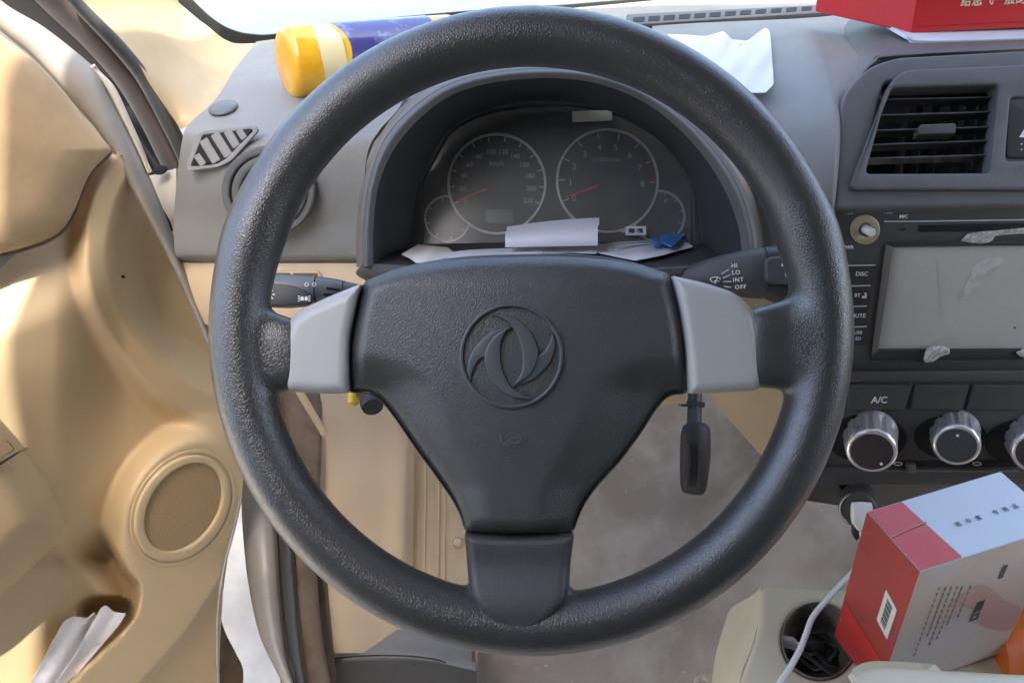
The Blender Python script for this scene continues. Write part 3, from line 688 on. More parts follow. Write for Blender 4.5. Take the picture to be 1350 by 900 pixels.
wst = thing('wiper_stalk', 'dark wiper stalk printed HI LO INT OFF right of the hub', 'stalk', P(900, 380, .62))
bar([(850, 378, 396, .64, .007), (880, 362, 392, .62, .008), (910, 350, 386, .605, .010), (945, 338, 386, .598, .0125), (980, 330, 392, .592, .0135), (1004, 326, 394, .590, .0135)], 'stalk_body', M['dark2'], wst)
bar([(1005, 325, 392, .589, .0135), (1030, 324, 402, .588, .014), (1060, 326, 408, .588, .014), (1080, 332, 404, .588, .012)], 'stalk_tip', M['dark'], wst)
WS = Pl((960, 360, .5790), (1000, 360, .5755), (960, 390, .5790))
slab('wash_knob', rnd([(1009, 342), (1018, 338), (1070, 336), (1070, 376), (1018, 374), (1010, 370)], 5), Pl((1010, 350, .571), (1050, 350, .571), (1010, 380, .571)), -.003, .004, .002, M['dark2'], wst)
WK = Pl((1010, 350, .567), (1050, 350, .567), (1010, 380, .567))
tube('wash_symbol', [WK.at(x, y, .0004) for x, y in cr([(1042, 344), (1034, 346), (1031, 350), (1036, 351)], 4)], .0004, M['ink'], wst, n=6)
txt('stalk_text', 'P', WK, 1037, 361, 8, M['ink'], wst, h=.0004)
for s, x, y in (('HI', 968, 350.5), ('LO', 970, 359.5), ('INT', 973, 369), ('OFF', 976, 378.5)): txt('stalk_text', s, WS, x, y, 5.6, M['ink'], wst, rot=3, h=.0012, spx=1.15)
for (xa, ya, xb, yb) in ((951, 361, 961, 355), (953, 366.5, 963, 362), (954, 371, 964, 371), (954, 377, 964, 379)):
    slab('stalk_mark', [(xa, ya-.5), (xb, yb-.5), (xb, yb+.5), (xa, ya+.5)], WS, .0008, .0014, 0, M['ink'], wst, smooth=0)
tube('wiper_symbol', [WS.at(x, y, .0012) for x, y in [(936, 368), (939, 365.5), (945, 365), (950, 367.5), (948, 371), (943, 370), (939, 372), (936, 368)]], .0003, M['ink'], wst, n=5)
tube('wiper_symbol', [WS.at(x, y, .0012) for x, y in [(942, 374), (944, 370), (946, 366)]], .0003, M['ink'], wst, n=5)
#@@SECTION radio
# ================================================================ RADIO
RDP = Pl((1110, 275, .620), (1350, 275, .620), (1110, 490, .666))
rad = thing('car_radio', 'black car stereo with a large scratched grey touch screen and missing volume knob', 'car stereo', RDP.at(1250, 490, -.02))
slab('faceplate', [rnd([(1094, 272), (1460, 272), (1460, 488), (1100, 490)], 4), rnd([(1176, 324), (1440, 321), (1420, 462), (1156, 463)], 3)], RDP, -.03, 0, .0012, M['dark2'], rad)
slab('screen_frame', [rnd([(1171, 319), (1450, 316), (1432, 473), (1149, 475)], 3), rnd([(1178, 326), (1438, 323), (1420, 460), (1158, 461)], 2)], RDP, -.002, .0014, .0007, M['dark'], rad)
scr = slab('touch_screen', rnd([(1174, 322), (1442, 319), (1424, 465), (1153, 466)], 2), RDP, -.006, -.0016, .0003, M['screen'], rad)
slab('screen_bevel', [(1168, 322), (1178, 326), (1158, 461), (1149, 470)], RDP, .0012, .0022, .0004, M['hood'], rad)
slab('disc_slot', rnd([(1211, 297), (1460, 292), (1460, 303), (1211, 306)], 1.5), RDP, -.001, .0006, .0002, M['black'], rad)
slab('slot_line', rnd([(1166, 291.6), (1210, 291.2), (1460, 287.5), (1460, 289), (1210, 292.4), (1166, 292.6)], .2), RDP, 0, .0005, 0, M['inkdim'], rad, smooth=0)
kn = slab('volume_socket', [ell(1141, 303, 19.5, 19.5, n=48), ell(1141, 303, 9, 9.5, n=32)], RDP, -.001, .0016, .0006, M['brass'], rad)
slab('socket_well', ell(1140, 303, 10, n=30), RDP, 0, .0004, .0001, M['felt'], kn)
a = RDP.at(1141, 302); lathe('knob_shaft', a, a+RDP.n*.012+Vector((.001, 0, -.001)), [(0, .0034), (.009, .0034), (.011, .0028)], M['whiteplastic'], kn, n=24)
for s, x, y, z in (('VOL+', 1120, 280, 4.8), ('VOL-', 1171, 279.5, 4.8), ('MIC', 1191, 285.5, 4.8), ('PWR', 1118, 326, 4.8), ('DISC', 1136, 361, 5.6), ('BT', 1130, 389, 5), ('MUTE', 1131, 416, 5.6), ('USB', 1131, 438, 4.6), ('SD', 1131, 446, 4.6)):
    txt('printed_text', s, RDP, x, y, z, M['ink'], rad)
slab('phone_symbol', rnd([(1136, 393), (1137, 390), (1141, 390), (1139, 386), (1142, 386), (1143, 390), (1142, 393)], .5), RDP, .0002, .0006, 0, M['ink'], rad, smooth=0)
for i in (0, 1): slab('microphone_hole', [(1186+i*4, 304), (1188.5+i*4, 301), (1190+i*4, 301.5), (1187.5+i*4, 304.5)], RDP, 0, .0004, 0, M['black'], rad, smooth=0)
M['smear'] = mat('dust_smear', (.53, .53, .505), .5, .4, var=((.42, .41, .37), 120, .42, .6))
SCP = Pl(n=RDP.n, o=RDP.o-RDP.n*.0016)
slab('dust_smear', [cr([(1283, 352), (1300, 341), (1322, 340), (1330, 346), (1310, 352), (1296, 364), (1290, 378), (1278, 388), (1270, 384), (1278, 366)], 5, True)], SCP, 0, .0003, 0, M['smear'], scr, smooth=0)
for q in ([(1273, 385), (1282, 372), (1292, 360)], [(1262, 396), (1274, 386)], [(1259, 390), (1270, 396), (1276, 395)], [(1266, 382), (1264, 400)], [(1300, 366), (1318, 350), (1328, 343)], [(1235, 345), (1238, 380), (1240, 420)], [(1225, 452), (1245, 447), (1262, 446)], [(1300, 450), (1320, 452)], [(1318, 404), (1336, 409)]):
    tube('scratch', [SCP.at(x, y, .0003) for x, y in cr(q, 4)], .00016, M['smear'], scr, n=5)
for x, y, r in ((1226, 441, 1.6), (1262, 423, 1.3), (1338, 432, 1.6), (1214, 350, .9), (1300, 330, .8), (1330, 370, .8), (1290, 410, .8)): slab('dust_spot', ell(x, y, r, n=10), SCP, 0, .0004, 0, M['smear'] if x != 1338 else M['inkdark'], scr, smooth=0)
bt = [(1116, 350, 1157, 349, 1152, 375), (1118, 377, 1151, 376, 1147, 402), (1120, 404, 1146, 403, 1143, 428), (1121, 431, 1146, 430, 1142, 455)]
for (x0, y0, x1, y1, x2, y2) in bt:
    slab('radio_button', rnd([(x0-12, y0), (x1, y1), (x2, y2), (x0-12, y2)], 3), RDP, -.001, .0005, .0003, M['dark'], rad)
    slab('button_line', rnd([(x0-6, y0-.2), (x1-3, y1-.2), (x1-3, y1+1), (x0-6, y0+1)], .3), RDP, .0004, .0008, 0, M['inkdim'], rad, smooth=0)
def blobmesh(name, pts, pl, H, m, label, seed, r=6):
    o = resample(pts, 70); rr = np.random.RandomState(seed); ph = rr.rand(8)*6
    ex = lambda X, Y: .0009*(np.sin(X*.9+ph[0])*np.cos(Y*1.1+ph[1])+.7*np.sin(X*.35+Y*.5+ph[2]))
    c = o.mean(axis=0); ob = dome(name, [tuple(q) for q in o], c, pl, H, r, m, None, base=0, depth=.001, N=80, K=14, extra=ex)
    return tag(ob, label, 'foam', 'torn foam scraps on the stereo')
blobmesh('foam_scrap', [(1266, 318), (1276, 308), (1295, 305), (1310, 304), (1330, 302), (1352, 300), (1352, 308), (1330, 309), (1312, 311), (1306, 320), (1290, 322), (1276, 320)], RDP, .003, M['foam'], 'long torn white foam strip stuck above the stereo screen', 2)
blobmesh('foam_scrap', [(1217, 474), (1220, 462), (1228, 456), (1242, 456), (1252, 459), (1252, 466), (1240, 470), (1230, 477), (1220, 478)], Pl(n=RDP.n, o=RDP.o+RDP.n*.0012), .005, M['foam'], 'small white foam lump on the lower edge of the stereo screen', 5)
blobmesh('foam_scrap', [(1339, 464), (1350, 459), (1364, 461), (1366, 470), (1350, 472), (1343, 469)], Pl(n=RDP.n, o=RDP.o+RDP.n*.0012), .004, M['foam'], 'foam lump at the right edge of the photo under the stereo screen', 6, r=4)
#@@SECTION climate
# ================================================================ CLIMATE PANEL
CL = Pl((1110, 505, .664), (1350, 505, .664), (1110, 610, .684))
cp = thing('climate_panel', 'black heater control panel with A/C button and three chrome-edged knobs', 'control panel', CL.at(1250, 640, -.02))
slab('panel_face', rnd([(1100, 491), (1460, 489), (1440, 640), (1065, 640)], 4), CL, -.02, 0, .0015, M['dark2'], cp)
slab('trim_bar', rnd([(1095, 490), (1460, 488), (1455, 503), (1098, 504)], 2), CL, -.002, .003, .0012, M['dark2'], cp)
for (x0, x1, xb0, xb1) in ((1121, 1203, 1117, 1193), (1208, 1279, 1200, 1269), (1284, 1362, 1275, 1350), (1367, 1440, 1358, 1430)):
    b_ = slab('push_button', rnd([(x0, 507), (x1, 508), (xb1, 541), (xb0, 540)], 2), CL, -.001, .0032, .0010, M['dark2'], cp)
    if x0 == 1121: txt('button_text', 'A/C', CL, 1157, 525.5, 9.2, M['ink'], b_, h=.0034)
def knob(bx, by, fx, fy, R, fm, dot, wx, wy):
    k = slab('dial_recess', ell(wx, wy, R*1.65, R*1.0, n=48), CL, -.001, .0007, .0003, M['black'], cp)
    a, b = P(bx, by, .678), P(fx, fy, .648); s = R*.66/FL
    L = (b-a).length
    fl = lambda q, n, t: 1-.07*(1 if (q % 8) in (3, 4, 5) else 0)*(1 if .15*L < t < .86*L else 0)
    kb = lathe('knob', a, b, [(0, s*1.12), (L*.10, s*1.1), (L*.18, s*1.06), (L*.5, s*1.02), (L*.84, s*.98), (L*.93, s*.97), (L, s*.90), (L+.0004, s*.82)], M['chrome'], cp, n=96, smooth=50, flute=fl)
    pf = Pl(n=(b-a).normalized(), o=b)
    lathe('knob_cap', b-(b-a).normalized()*.001, b+(b-a).normalized()*.01, [(0, s*.80), (.0016, s*.80), (.0020, s*.74)], fm, kb, n=60)
    c = b+(b-a).normalized()*.0012
    u = (b-a).normalized().cross(Vector((0, 0, 1))).normalized(); w = u.cross((b-a).normalized())
    c = c+u*(s*dot[0])+w*(s*dot[1])
    lathe('knob_dot', c, c+(b-a).normalized()*.002, [(0, .0011), (.0012, .0011)], M['ink'], kb, n=16)
    return k
knob(1146, 571, 1149, 595, 32, M['knobface'], (-.45, -.4), 1143, 578)
knob(1257, 568, 1261, 587, 29, M['knobface2'], (.1, .5), 1253, 576)
knob(1358, 574, 1368, 596, 31, M['knobface'], (-.6, .2), 1350, 584)
txt('fan_symbol', '✻', CL, 1325, 586, 8, M['ink'], cp)
slab('slider_slot', rnd([(1170, 607), (1340, 607), (1342, 616), (1168, 615)], 4), CL, -.0005, .0009, .0003, M['black'], cp)
slab('slider_edge', rnd([(1150, 619), (1345, 620), (1345, 623), (1150, 622)], 1), CL, 0, .0022, .0008, M['fascia'], cp)
slab('slider_knob', rnd([(1196, 611), (1208, 611), (1209, 624), (1197, 624)], 3), CL, 0, .005, .001, M['fascia'], cp)
for x, s in ((1184, '☼'), (1288, '⟲')): slab('slider_symbol', [ell(x, 611, 6, 2.6, n=16), ell(x, 611, 4.6, 1.5, n=16)], CL, .0009, .0013, 0, M['inkdim'], cp, smooth=0)
# lower socket bank
LPn = Pl((1070, 612, .684), (1400, 612, .684), (1070, 665, .720))
lb = slab('lower_socket_panel', rnd([(1040, 612), (1460, 618), (1460, 720), (1062, 660)], 4), LPn, -.02, .001, .001, M['dark'], cp)
slab('power_socket', [ell(1126, 637, 25, 16, n=40), ell(1126, 639, 18, 12, n=40)], LPn, 0, .003, .0012, M['dark2'], lb)
slab('socket_bore', ell(1126, 639, 18, 12, n=40), LPn, .0008, .0014, .0002, M['black'], lb)
slab('latch_bump', rnd([(1130, 629), (1138, 627), (1141, 633), (1133, 635)], 3), LPn, 0, .005, .001, M['dark2'], lb)
ch = thing('car_charger', 'ribbed black socket charger with a white plug below the heater knobs', 'charger', P(1133, 668, .70))
ca, cb = P(1132, 655, .705), P(1131, 672, .668)
L = (cb-ca).length
lathe('charger_body', ca, cb, [(0, .013), (.004, .015), (.006, .0137), (.009, .0152), (.011, .0139), (.014, .0155), (.016, .0142), (.020, .0155), (.023, .0157), (L-.002, .0155), (L, .014)], M['dark2'], ch, n=48)
tube('charger_ring', [P(*q, 0) if False else cb-(cb-ca).normalized()*.004+Vector((cos(t)*.0155, 0, 0))+((cb-ca).normalized().cross(Vector((1, 0, 0))))*.0155*sin(t) for q in [(0, 0)] for t in np.linspace(0, 2*pi, 40, endpoint=False)], .0007, M['metal'], ch, closed=True, n=8)
bar([(1124, 662, 690, .655, .004), (1134, 661, 700, .655, .004), (1148, 662, 690, .655, .004)], 'white_plug', M['whiteplastic'], ch)
bar([(1124, 682, 705, .664, .003), (1129, 684, 712, .664, .003), (1134, 684, 705, .664, .003)], 'black_plug', M['dark'], ch)
#@@SECTION door
# ================================================================ OPEN DOOR
dh = Vector((-.34, .62, .5)); ddir = Vector((-.5, -.85, 0)).normalized(); dn = Vector((.85, -.5, 0)).normalized()
DP = Pl(n=dn, o=dh)
door = thing('car_door', 'open driver door with beige panel, round speaker grille and map pocket', 'car door', DP.at(60, 900, -.03))
C2 = cr([(176, 222), (156, 262), (146, 300), (143, 340), (150, 382), (170, 428), (205, 470), (255, 505), (320, 535)], 6)
C1 = cr([(150, 207), (126, 246), (113, 290), (110, 340), (120, 392), (146, 448), (182, 498), (228, 538), (300, 572)], 6)
def door_h(X, Y):
    h = np.zeros_like(X)
    # ledge under the window trim: faces up at the left
    t = Y+.42*X
    h += .030*ss(t, 330, 455)*ss(130-X, -40, 60)
    h -= .012*ss(Y, 470, 600)*ss(150-X, -30, 60)
    # C shaped lip round the hinge-side hollow
    d1, s1 = pdist(C1, X, Y); sd1 = -d1*s1
    d2, s2 = pdist(C2, X, Y); sd2 = -d2*s2      # positive inside the hollow
    h += .020*ss(sd1, -24, 8)
    h -= .050*ss(sd2, -6, 46)
    # roll of the surface below the ridge
    # speaker boss
    a = radians(-55); cx, cy = 244, 669; u = ((X-cx)*cos(a)+(Y-cy)*sin(a))/82; v = (-(X-cx)*sin(a)+(Y-cy)*cos(a))/60
    rn = np.sqrt(u*u+v*v)
    m = ss(1.72-rn, 0, .62); h = h*(1-m)+.034*m
    # ground between armrest and pocket
    # pocket: outer wall stands proud, the recess is behind it
    W = cr([(140, 700), (168, 745), (186, 770), (182, 805), (160, 838), (110, 885), (60, 940), (20, 990)], 6)
    dw, sw_ = pdist(W, X, Y); sd = dw*sw_   # positive to the lower left? (right hand of travel)
    inside = ss(sd, -2, 14)*ss(Y, 690, 735)
    hw = .034-.0*X
    h = np.where(Y > 650, h*(1-ss(Y, 700, 760))+hw*ss(Y, 700, 760), h)
    h = h-.040*inside
    rd, rs_ = pdist([(60, 705), (105, 745), (146, 792)], X, Y)
    h += .010*np.exp(-(rd/16)**2)*ss(X, 40, 90)
    # dark mouth of the pocket
    h -= .045*ss(1-np.hypot((X-140)/42, (Y-806)/24), 0, .35)
    # crease down the front edge
    K_ = cr([(312, 690), (300, 735), (284, 770), (258, 812), (220, 860), (180, 905), (140, 960)], 6)
    dk, sk = pdist(K_, X, Y); h -= .014*ss(-dk*sk, 0, 5)*ss(Y, 700, 760)
    return h
RB = [(0, 0), (150, 150), (156, 200), (170, 228), (203, 286), (236, 348), (266, 425), (279, 452), (290, 470), (322, 620), (318, 662), (303, 716), (294, 780), (290, 850), (289, 905), (286, 1000)]
ys = np.linspace(175, 1000, 260); xr = np.interp(ys, [p[0] for p in [(q[1], q[0]) for q in RB]], [q[0] for q in RB]); us = np.linspace(0, 1, 170)
X = -90+(xr[:, None]+90)*us[None, :]; Y = np.repeat(ys[:, None], len(us), 1); Hh = door_h(X, Y)
V = [DP.at(X[i, j], Y[i, j], Hh[i, j]) for i in range(X.shape[0]) for j in range(X.shape[1])]
nj = X.shape[1]; Fc = []
TB = [(-90, 345), (0, 333), (60, 316), (84, 300), (100, 275), (112, 240), (124, 222), (142, 207), (160, 203), (185, 225), (400, 240)]
for i in range(X.shape[0]-1):
    for j in range(nj-1):
        x, y = X[i, j], Y[i, j]
        if y < np.interp(x, [p[0] for p in TB], [p[1] for p in TB])-9: continue
        Fc.append((i*nj+j, i*nj+j+1, (i+1)*nj+j+1, (i+1)*nj+j))
used = sorted({k for f in Fc for k in f}); mp = {k: n for n, k in enumerate(used)}
dp = skin('door_panel', [V[k] for k in used], [tuple(mp[k] for k in f) for f in Fc], M['beigedoor'], door, .003, 60)
# upper trim
ut = rnd([(-90, -60), (-20, 24), (0, 46), (36, 72), (68, 104), (98, 140), (124, 170), (147, 196), (141, 207), (124, 223), (113, 241), (101, 275), (87, 300), (64, 317), (30, 329), (0, 336), (-90, 346)], [4, 10, 10, 20, 20, 20, 20, 4, 8, 10, 15, 20, 20, 20, 20, 10, 4])
dome('window_trim', ut, (30, 200), DP, .016, 60, M['beigetrim'], door, base=.022, depth=.045, N=220, K=28)
slab('outer_skin', rnd([(-200, -120), (0, 30), (70, 95), (110, 140), (150, 190), (205, 290), (240, 360), (268, 440), (290, 520), (318, 640), (300, 720), (290, 800), (286, 1000), (-200, 1100)], 8), DP, -.085, -.070, .004, M['paintgrey'], door)
slab('window_switch_housing', rnd([(-60, 352), (0, 334), (30, 326), (26, 333), (0, 360), (-60, 380)], 4), DP, -.002, .02, .002, M['paintgrey'], door)
# grille
GP = Pl(n=dn, o=dh+dn*.034)
gr = slab('speaker_ring', [ell(242, 670, 84, 62, -55, n=72), ell(242, 670, 78.5, 56.5, -55, n=72)], GP, -.003, .0012, .0007, M['beigedoor'], door)
slab('speaker_ring', [ell(241.5, 670.5, 76.5, 55, -55, n=72), ell(243, 669, 64, 44, -55, n=72)], GP, -.003, .0042, .0024, M['beigedoor'], door)
slab('speaker_grille', ell(243, 669, 66, 46, -55, n=72), GP, -.002, .0010, .0004, M['grille'], door)
# armrest
seam = cr([(0, 337), (30, 330), (64, 318), (87, 301), (101, 276), (113, 242), (124, 224), (141, 208), (149, 199)], 8)
tube('trim_seam', [DP.at(x, y, .0235+.001) for x, y in seam], .0011, M['felt'], door, n=6)
slab('rubber_gaiter', cr([(284, 770), (289, 800), (298, 832), (312, 860), (322, 884), (318, 920), (304, 960), (284, 980)], 5, True), DP, -.062, -.03, .003, M['felt'], door)
tube('panel_clip_hole', [DP.at(160, 364, .004), DP.at(164, 365, .004)], .0012, M['black'], door, n=8)
ar = rnd([(-110, 430), (-40, 505), (4, 553), (34, 590), (60, 625), (78, 662), (86, 690), (78, 712), (48, 742), (0, 786), (-110, 880)], [10, 20, 20, 10, 20, 20, 16, 16, 20, 20, 10])
dome('armrest', ar, (-20, 640), DP, .060, 62, M['beigedoor'], door, base=.006, depth=.02, N=200, K=30)
slab('switch_plate', rnd([(-70, 500), (-5, 566), (20, 592), (-4, 609), (-70, 640)], 4), Pl(n=dn, o=dh+dn*.060), -.002, .0105, .001, M['beigetrim'], door)
AP = Pl(n=dn, o=dh+dn*.0665)
tube('armrest_seam', [AP.at(x, y) for x, y in cr([(-60, 648), (-4, 614), (24, 596), (36, 590)], 5)], .0009, M['felt'], door, n=6)
tube('armrest_seam', [AP.at(x, y, .003) for x, y in cr([(-30, 552), (-2, 574), (16, 590), (8, 598), (-40, 624)], 5)], .0009, M['felt'], door, n=6)
# papers in the pocket
PP = Pl(n=(dn+Vector((0, 0, .25))), o=DP.at(110, 860, .016))
PP.o = DP.at(110, 860, .014)
sheet('pocket_paper', [(38, 905), (62, 860), (84, 818), (96, 812), (116, 814), (126, 806), (130, 830), (112, 870), (86, 905), (80, 960), (20, 960)], PP, .0005, M['paper'], 'crumpled white paper at the left side of the door pocket', 'paper', .0028, seed=8)
PP2 = Pl(n=(dn+Vector((0, 0, .2))), o=DP.at(110, 860, .020))
sheet('pocket_paper', [(70, 905), (100, 862), (122, 820), (134, 800), (140, 797), (150, 806), (166, 808), (158, 822), (130, 855), (104, 885), (84, 905), (60, 950), (40, 950)], PP2, .0005, M['paper'], 'rolled white paper at the right side of the door pocket', 'paper', .0032, seed=11)
# metal frame of the door
def strip(name, L_, R_, m, parent, bul=.006, n=8, thick=.004):
    """band between two survey curves, domed towards the viewer"""
    rows = []
    for t, b in ((0, 0), (.12, .6), (.35, .95), (.65, .95), (.88, .6), (1, 0)):
        rows.append([(l[0]*(1-t)+r[0]*t, l[1]*(1-t)+r[1]*t, l[2]*(1-t)+r[2]*t-bul*b) for l, r in zip(L_, R_)])
    return patch(name, rows, m, parent, n, thick, 60)
strip('door_frame', [(-60, -20, .56), (0, 40, .585), (38, 72, .60), (72, 107, .61), (104, 145, .625), (132, 178, .635), (160, 226, .65), (192, 284, .665), (224, 346, .69), (262, 430, .71), (300, 520, .72)],
      [(-30, -30, .57), (8, 6, .59), (55, 34, .605), (97, 66, .62), (128, 94, .63), (150, 134, .645), (181, 196, .665), (212, 268, .685), (240, 342, .70), (274, 428, .72), (310, 520, .73)], M['paintgrey'], door, .010)
strip('frame_flange', [(118, 88, .625), (140, 118, .636), (162, 160, .65), (184, 206, .665), (194, 228, .67)],
      [(132, 94, .63), (152, 116, .64), (172, 158, .655), (192, 204, .67), (199, 228, .675)], M['ivory'], door, .004)
tube('door_edge_bead', [P(*q) for q in cr([(318, 655, .74), (308, 700, .735), (296, 745, .725), (288, 800, .71), (287, 860, .70), (289, 930, .69)], 6)], .0012, M['paintgrey'], door, n=8)
#@@SECTION body
# ================================================================ BODY OPENING
bs = thing('door_opening_seal', 'brown and dark rubber seals along the door opening beside the pillar trim', 'door seal', P(150, 100, .74))
strip('inner_seal', [(70, -20, .62), (96, 12, .64), (140, 58, .67), (178, 104, .70), (208, 158, .72), (232, 206, .735), (244, 240, .75)],
      [(92, -20, .625), (116, 8, .645), (160, 52, .675), (196, 96, .70), (222, 142, .715), (240, 176, .73), (258, 215, .745)], M['sealgrey'], bs, .008)
strip('outer_seal', [(20, -25, .63), (60, 15, .66), (110, 62, .69), (152, 110, .72), (184, 162, .745), (206, 206, .76), (226, 246, .775)],
      [(74, -20, .635), (98, 12, .655), (142, 60, .685), (180, 106, .715), (210, 160, .74), (234, 208, .755), (246, 242, .765)], M['seal'], bs, .008)
strip('gap_strip', [(-70, -30, .66), (-15, 8, .68), (40, 46, .70), (84, 80, .72), (120, 112, .74), (145, 140, .76)],
      [(20, -25, .65), (62, 14, .67), (112, 62, .70), (140, 90, .72), (160, 112, .74), (176, 140, .76)], M['black'], bs, .002)
patch('pillar_hollow', [[(148, 118, .79), (180, 140, .80), (230, 200, .80)], [(165, 160, .81), (190, 190, .82), (236, 240, .81)], [(185, 215, .80), (205, 235, .81), (236, 260, .81)]], M['black'], bs, n=5)
hb = thing('door_hinge_bracket', 'pale painted body metal with a dark slot between the open door and the dashboard', 'bracket', P(215, 290, .76))
patch('bracket_plate', [[(195, 232, .765), (212, 228, .755), (232, 222, .75)], [(202, 250, .765), (216, 250, .755), (232, 250, .75)], [(214, 290, .765), (222, 290, .76), (232, 290, .755)], [(232, 345, .77), (238, 345, .77), (246, 345, .77)], [(262, 430, .775), (270, 430, .775), (285, 430, .775)]], M['ivory'], hb, n=6)
tube('bracket_slot', [P(*q) for q in cr([(203, 262, .752), (212, 275, .750), (222, 292, .750), (226, 305, .752)], 5)], .0016, M['black'], hb, n=8)
slab('bracket_notch', ell(210, 224, 10, 6, -15, n=24), Pl((200, 225, .748), (230, 225, .742), (200, 240, .748)), 0, .002, .0008, M['black'], hb)
# A pillar trim
pt = patch('pillar_trim', [
    [(85, -40, .62), (140, -40, .70), (195, -40, .82), (225, -25, .90)],
    [(104, 2, .64), (160, 0, .72), (215, 5, .84), (240, 10, .92)],
    [(150, 48, .67), (200, 45, .75), (245, 38, .87), (270, 32, .93)],
    [(188, 91, .69), (232, 84, .77), (275, 70, .88), (304, 56, .94)],
    [(214, 132, .705), (252, 122, .75), (292, 100, .84), (345, 58, .93)],
    [(238, 171, .72), (262, 156, .72), (300, 122, .78), (345, 72, .92)]], M['pillar'], None, n=7)
tag(pt, 'glossy beige pillar trim panel beside the windscreen corner', 'pillar trim')
# windscreen
WSP = Pl((300, 55, .965), (760, 18, 1.045), (420, -120, .90))
wsn = thing('windscreen', 'pale windscreen glass with rounded corner and black painted border', 'windscreen', WSP.at(500, 40))
gi = [(200, -160), (236, -25), (253, 0), (275, 21), (296, 36), (318, 44), (347, 47), (366, 45), (431, 33), (480, 27), (570, 19), (664, 11), (742, 7), (840, -1), (1000, -10), (1500, -40), (1500, -330), (200, -330)]
go = [(180, -160), (212, -25), (233, 2), (269, 32), (291, 50), (313, 60), (340, 64), (366, 62), (431, 52), (480, 46), (570, 36), (664, 30), (742, 26), (840, 18), (1000, 10), (1500, -20), (1500, -340), (180, -340)]
slab('black_border', [rnd(go, 8), rnd(gi, 8)], WSP, -.001, .002, .0005, M['frit'], wsn)
slab('glass', [rnd([(x, y+3) for x, y in gi], 8)], WSP, -.0035, -.0015, 0, M['windglass'], wsn)
# things outside
bon = patch('bonnet', [[(-500, -140, 3.2), (500, -150, 3.3), (1600, -150, 3.2)], [(-300, -60, 1.9), (500, -60, 1.95), (1500, -60, 1.9)], [(-20, 20, 1.35), (500, 15, 1.4), (1400, 5, 1.35)], [(100, 90, 1.14), (500, 90, 1.14), (1300, 90, 1.14)]], M['bonnet'], None, n=5)
tag(bon, 'pale car bonnet seen through the bottom of the windscreen', 'bonnet')
gd = obj('ground', [(-6, -4, -.42), (6, -4, -.42), (6, 12, -.42), (-6, 12, -.42)], [(0, 1, 2, 3)], M['ground']); gd['kind'] = 'structure'
# ---- sill and footwell
sl = thing('door_sill', 'body sill with layered brown and grey weather strips below the steering wheel at left', 'sill', P(380, 800, .95))
strip('sill_metal', [(300, 560, .98), (316, 640, .95), (320, 700, .92), (326, 760, .90), (340, 830, .87), (362, 880, .85), (400, 950, .83)],
      [(345, 560, .98), (356, 640, .95), (364, 700, .92), (368, 760, .90), (374, 830, .87), (383, 880, .85), (412, 950, .83)], M['paintgrey'], sl, .012)
strip('rubber_strip', [(352, 500, 1.0), (362, 600, .96), (367, 700, .915), (371, 760, .895), (378, 830, .865), (388, 890, .845), (402, 950, .83)],
      [(366, 500, 1.0), (378, 600, .955), (384, 700, .91), (388, 760, .89), (394, 830, .86), (402, 890, .84), (416, 950, .825)], M['sealgrey'], sl, .007)
strip('brown_strip', [(366, 500, 1.01), (380, 600, .965), (386, 700, .92), (390, 760, .90), (396, 830, .87), (404, 900, .85), (416, 950, .84)],
      [(424, 500, 1.02), (424, 600, .975), (418, 700, .93), (418, 760, .91), (424, 830, .88), (436, 900, .85), (446, 950, .84)], M['felt'], sl, .006)
patch('sill_core', [[(335, 480, 1.06), (390, 480, 1.06), (436, 480, 1.06)], [(345, 640, 1.0), (390, 640, 1.0), (430, 640, 1.0)], [(352, 760, .94), (395, 760, .94), (430, 760, .94)], [(378, 960, .88), (415, 960, .88), (450, 960, .88)]], M['felt'], sl, n=6)
tube('door_check_strap', [P(*q) for q in [(385, 500, .93), (412, 545, .93), (428, 572, .935)]], .0045, M['beige'], sl, n=10)
kp = thing('kick_panel', 'tall beige footwell side panel seen through the lower left of the wheel', 'trim panel', P(480, 830, 1.0))
patch('side_panel', [
    [(418, 440, 1.02), (450, 440, 1.04), (500, 440, 1.08), (536, 440, 1.10), (546, 440, 1.12)],
    [(424, 560, 1.0), (455, 560, 1.02), (500, 560, 1.05), (534, 560, 1.06), (546, 560, 1.09)],
    [(420, 700, .96), (450, 700, .97), (500, 700, 1.0), (532, 700, 1.01), (545, 700, 1.05)],
    [(420, 860, .91), (450, 860, .92), (500, 860, .95), (530, 860, .97), (543, 860, 1.01)]], M['beige'], kp, n=8)
patch('carpet_panel', [
    [(538, 440, 1.14), (590, 440, 1.14), (640, 440, 1.14), (700, 440, 1.15)],
    [(538, 600, 1.10), (585, 600, 1.10), (640, 600, 1.10), (700, 600, 1.11)],
    [(536, 740, 1.05), (582, 740, 1.05), (632, 740, 1.05), (634, 745, 1.06)],
    [(536, 880, 1.0), (582, 880, 1.0), (620, 880, 1.0), (624, 885, 1.02)]], mat('ribbed_beige', (.50, .39, .245), .6, .3, grain=('fine', 300, .0004), var=((.43, .33, .21), 20, .4, .7)), kp, n=8)
KP = Pl((560, 700, 1.062), (620, 700, 1.062), (600, 800, 1.028))
slab('panel_plug', [ell(603, 714, 8, 8, n=32), ell(603, 714, 6.4, 6.4, n=32)], KP, -.002, .004, .001, M['beige'], kp)
slab('panel_plug', ell(603, 714, 6, 6, n=32), KP, -.002, .003, .001, M['beige'], kp)
for x in (562, 580, 588): tube('panel_rib', [P(x, 560, 1.108), P(x-1, 640, 1.082), P(x-2, 740, 1.046), P(x-2, 850, 1.006)], .0008, M['beige'], kp, n=6)
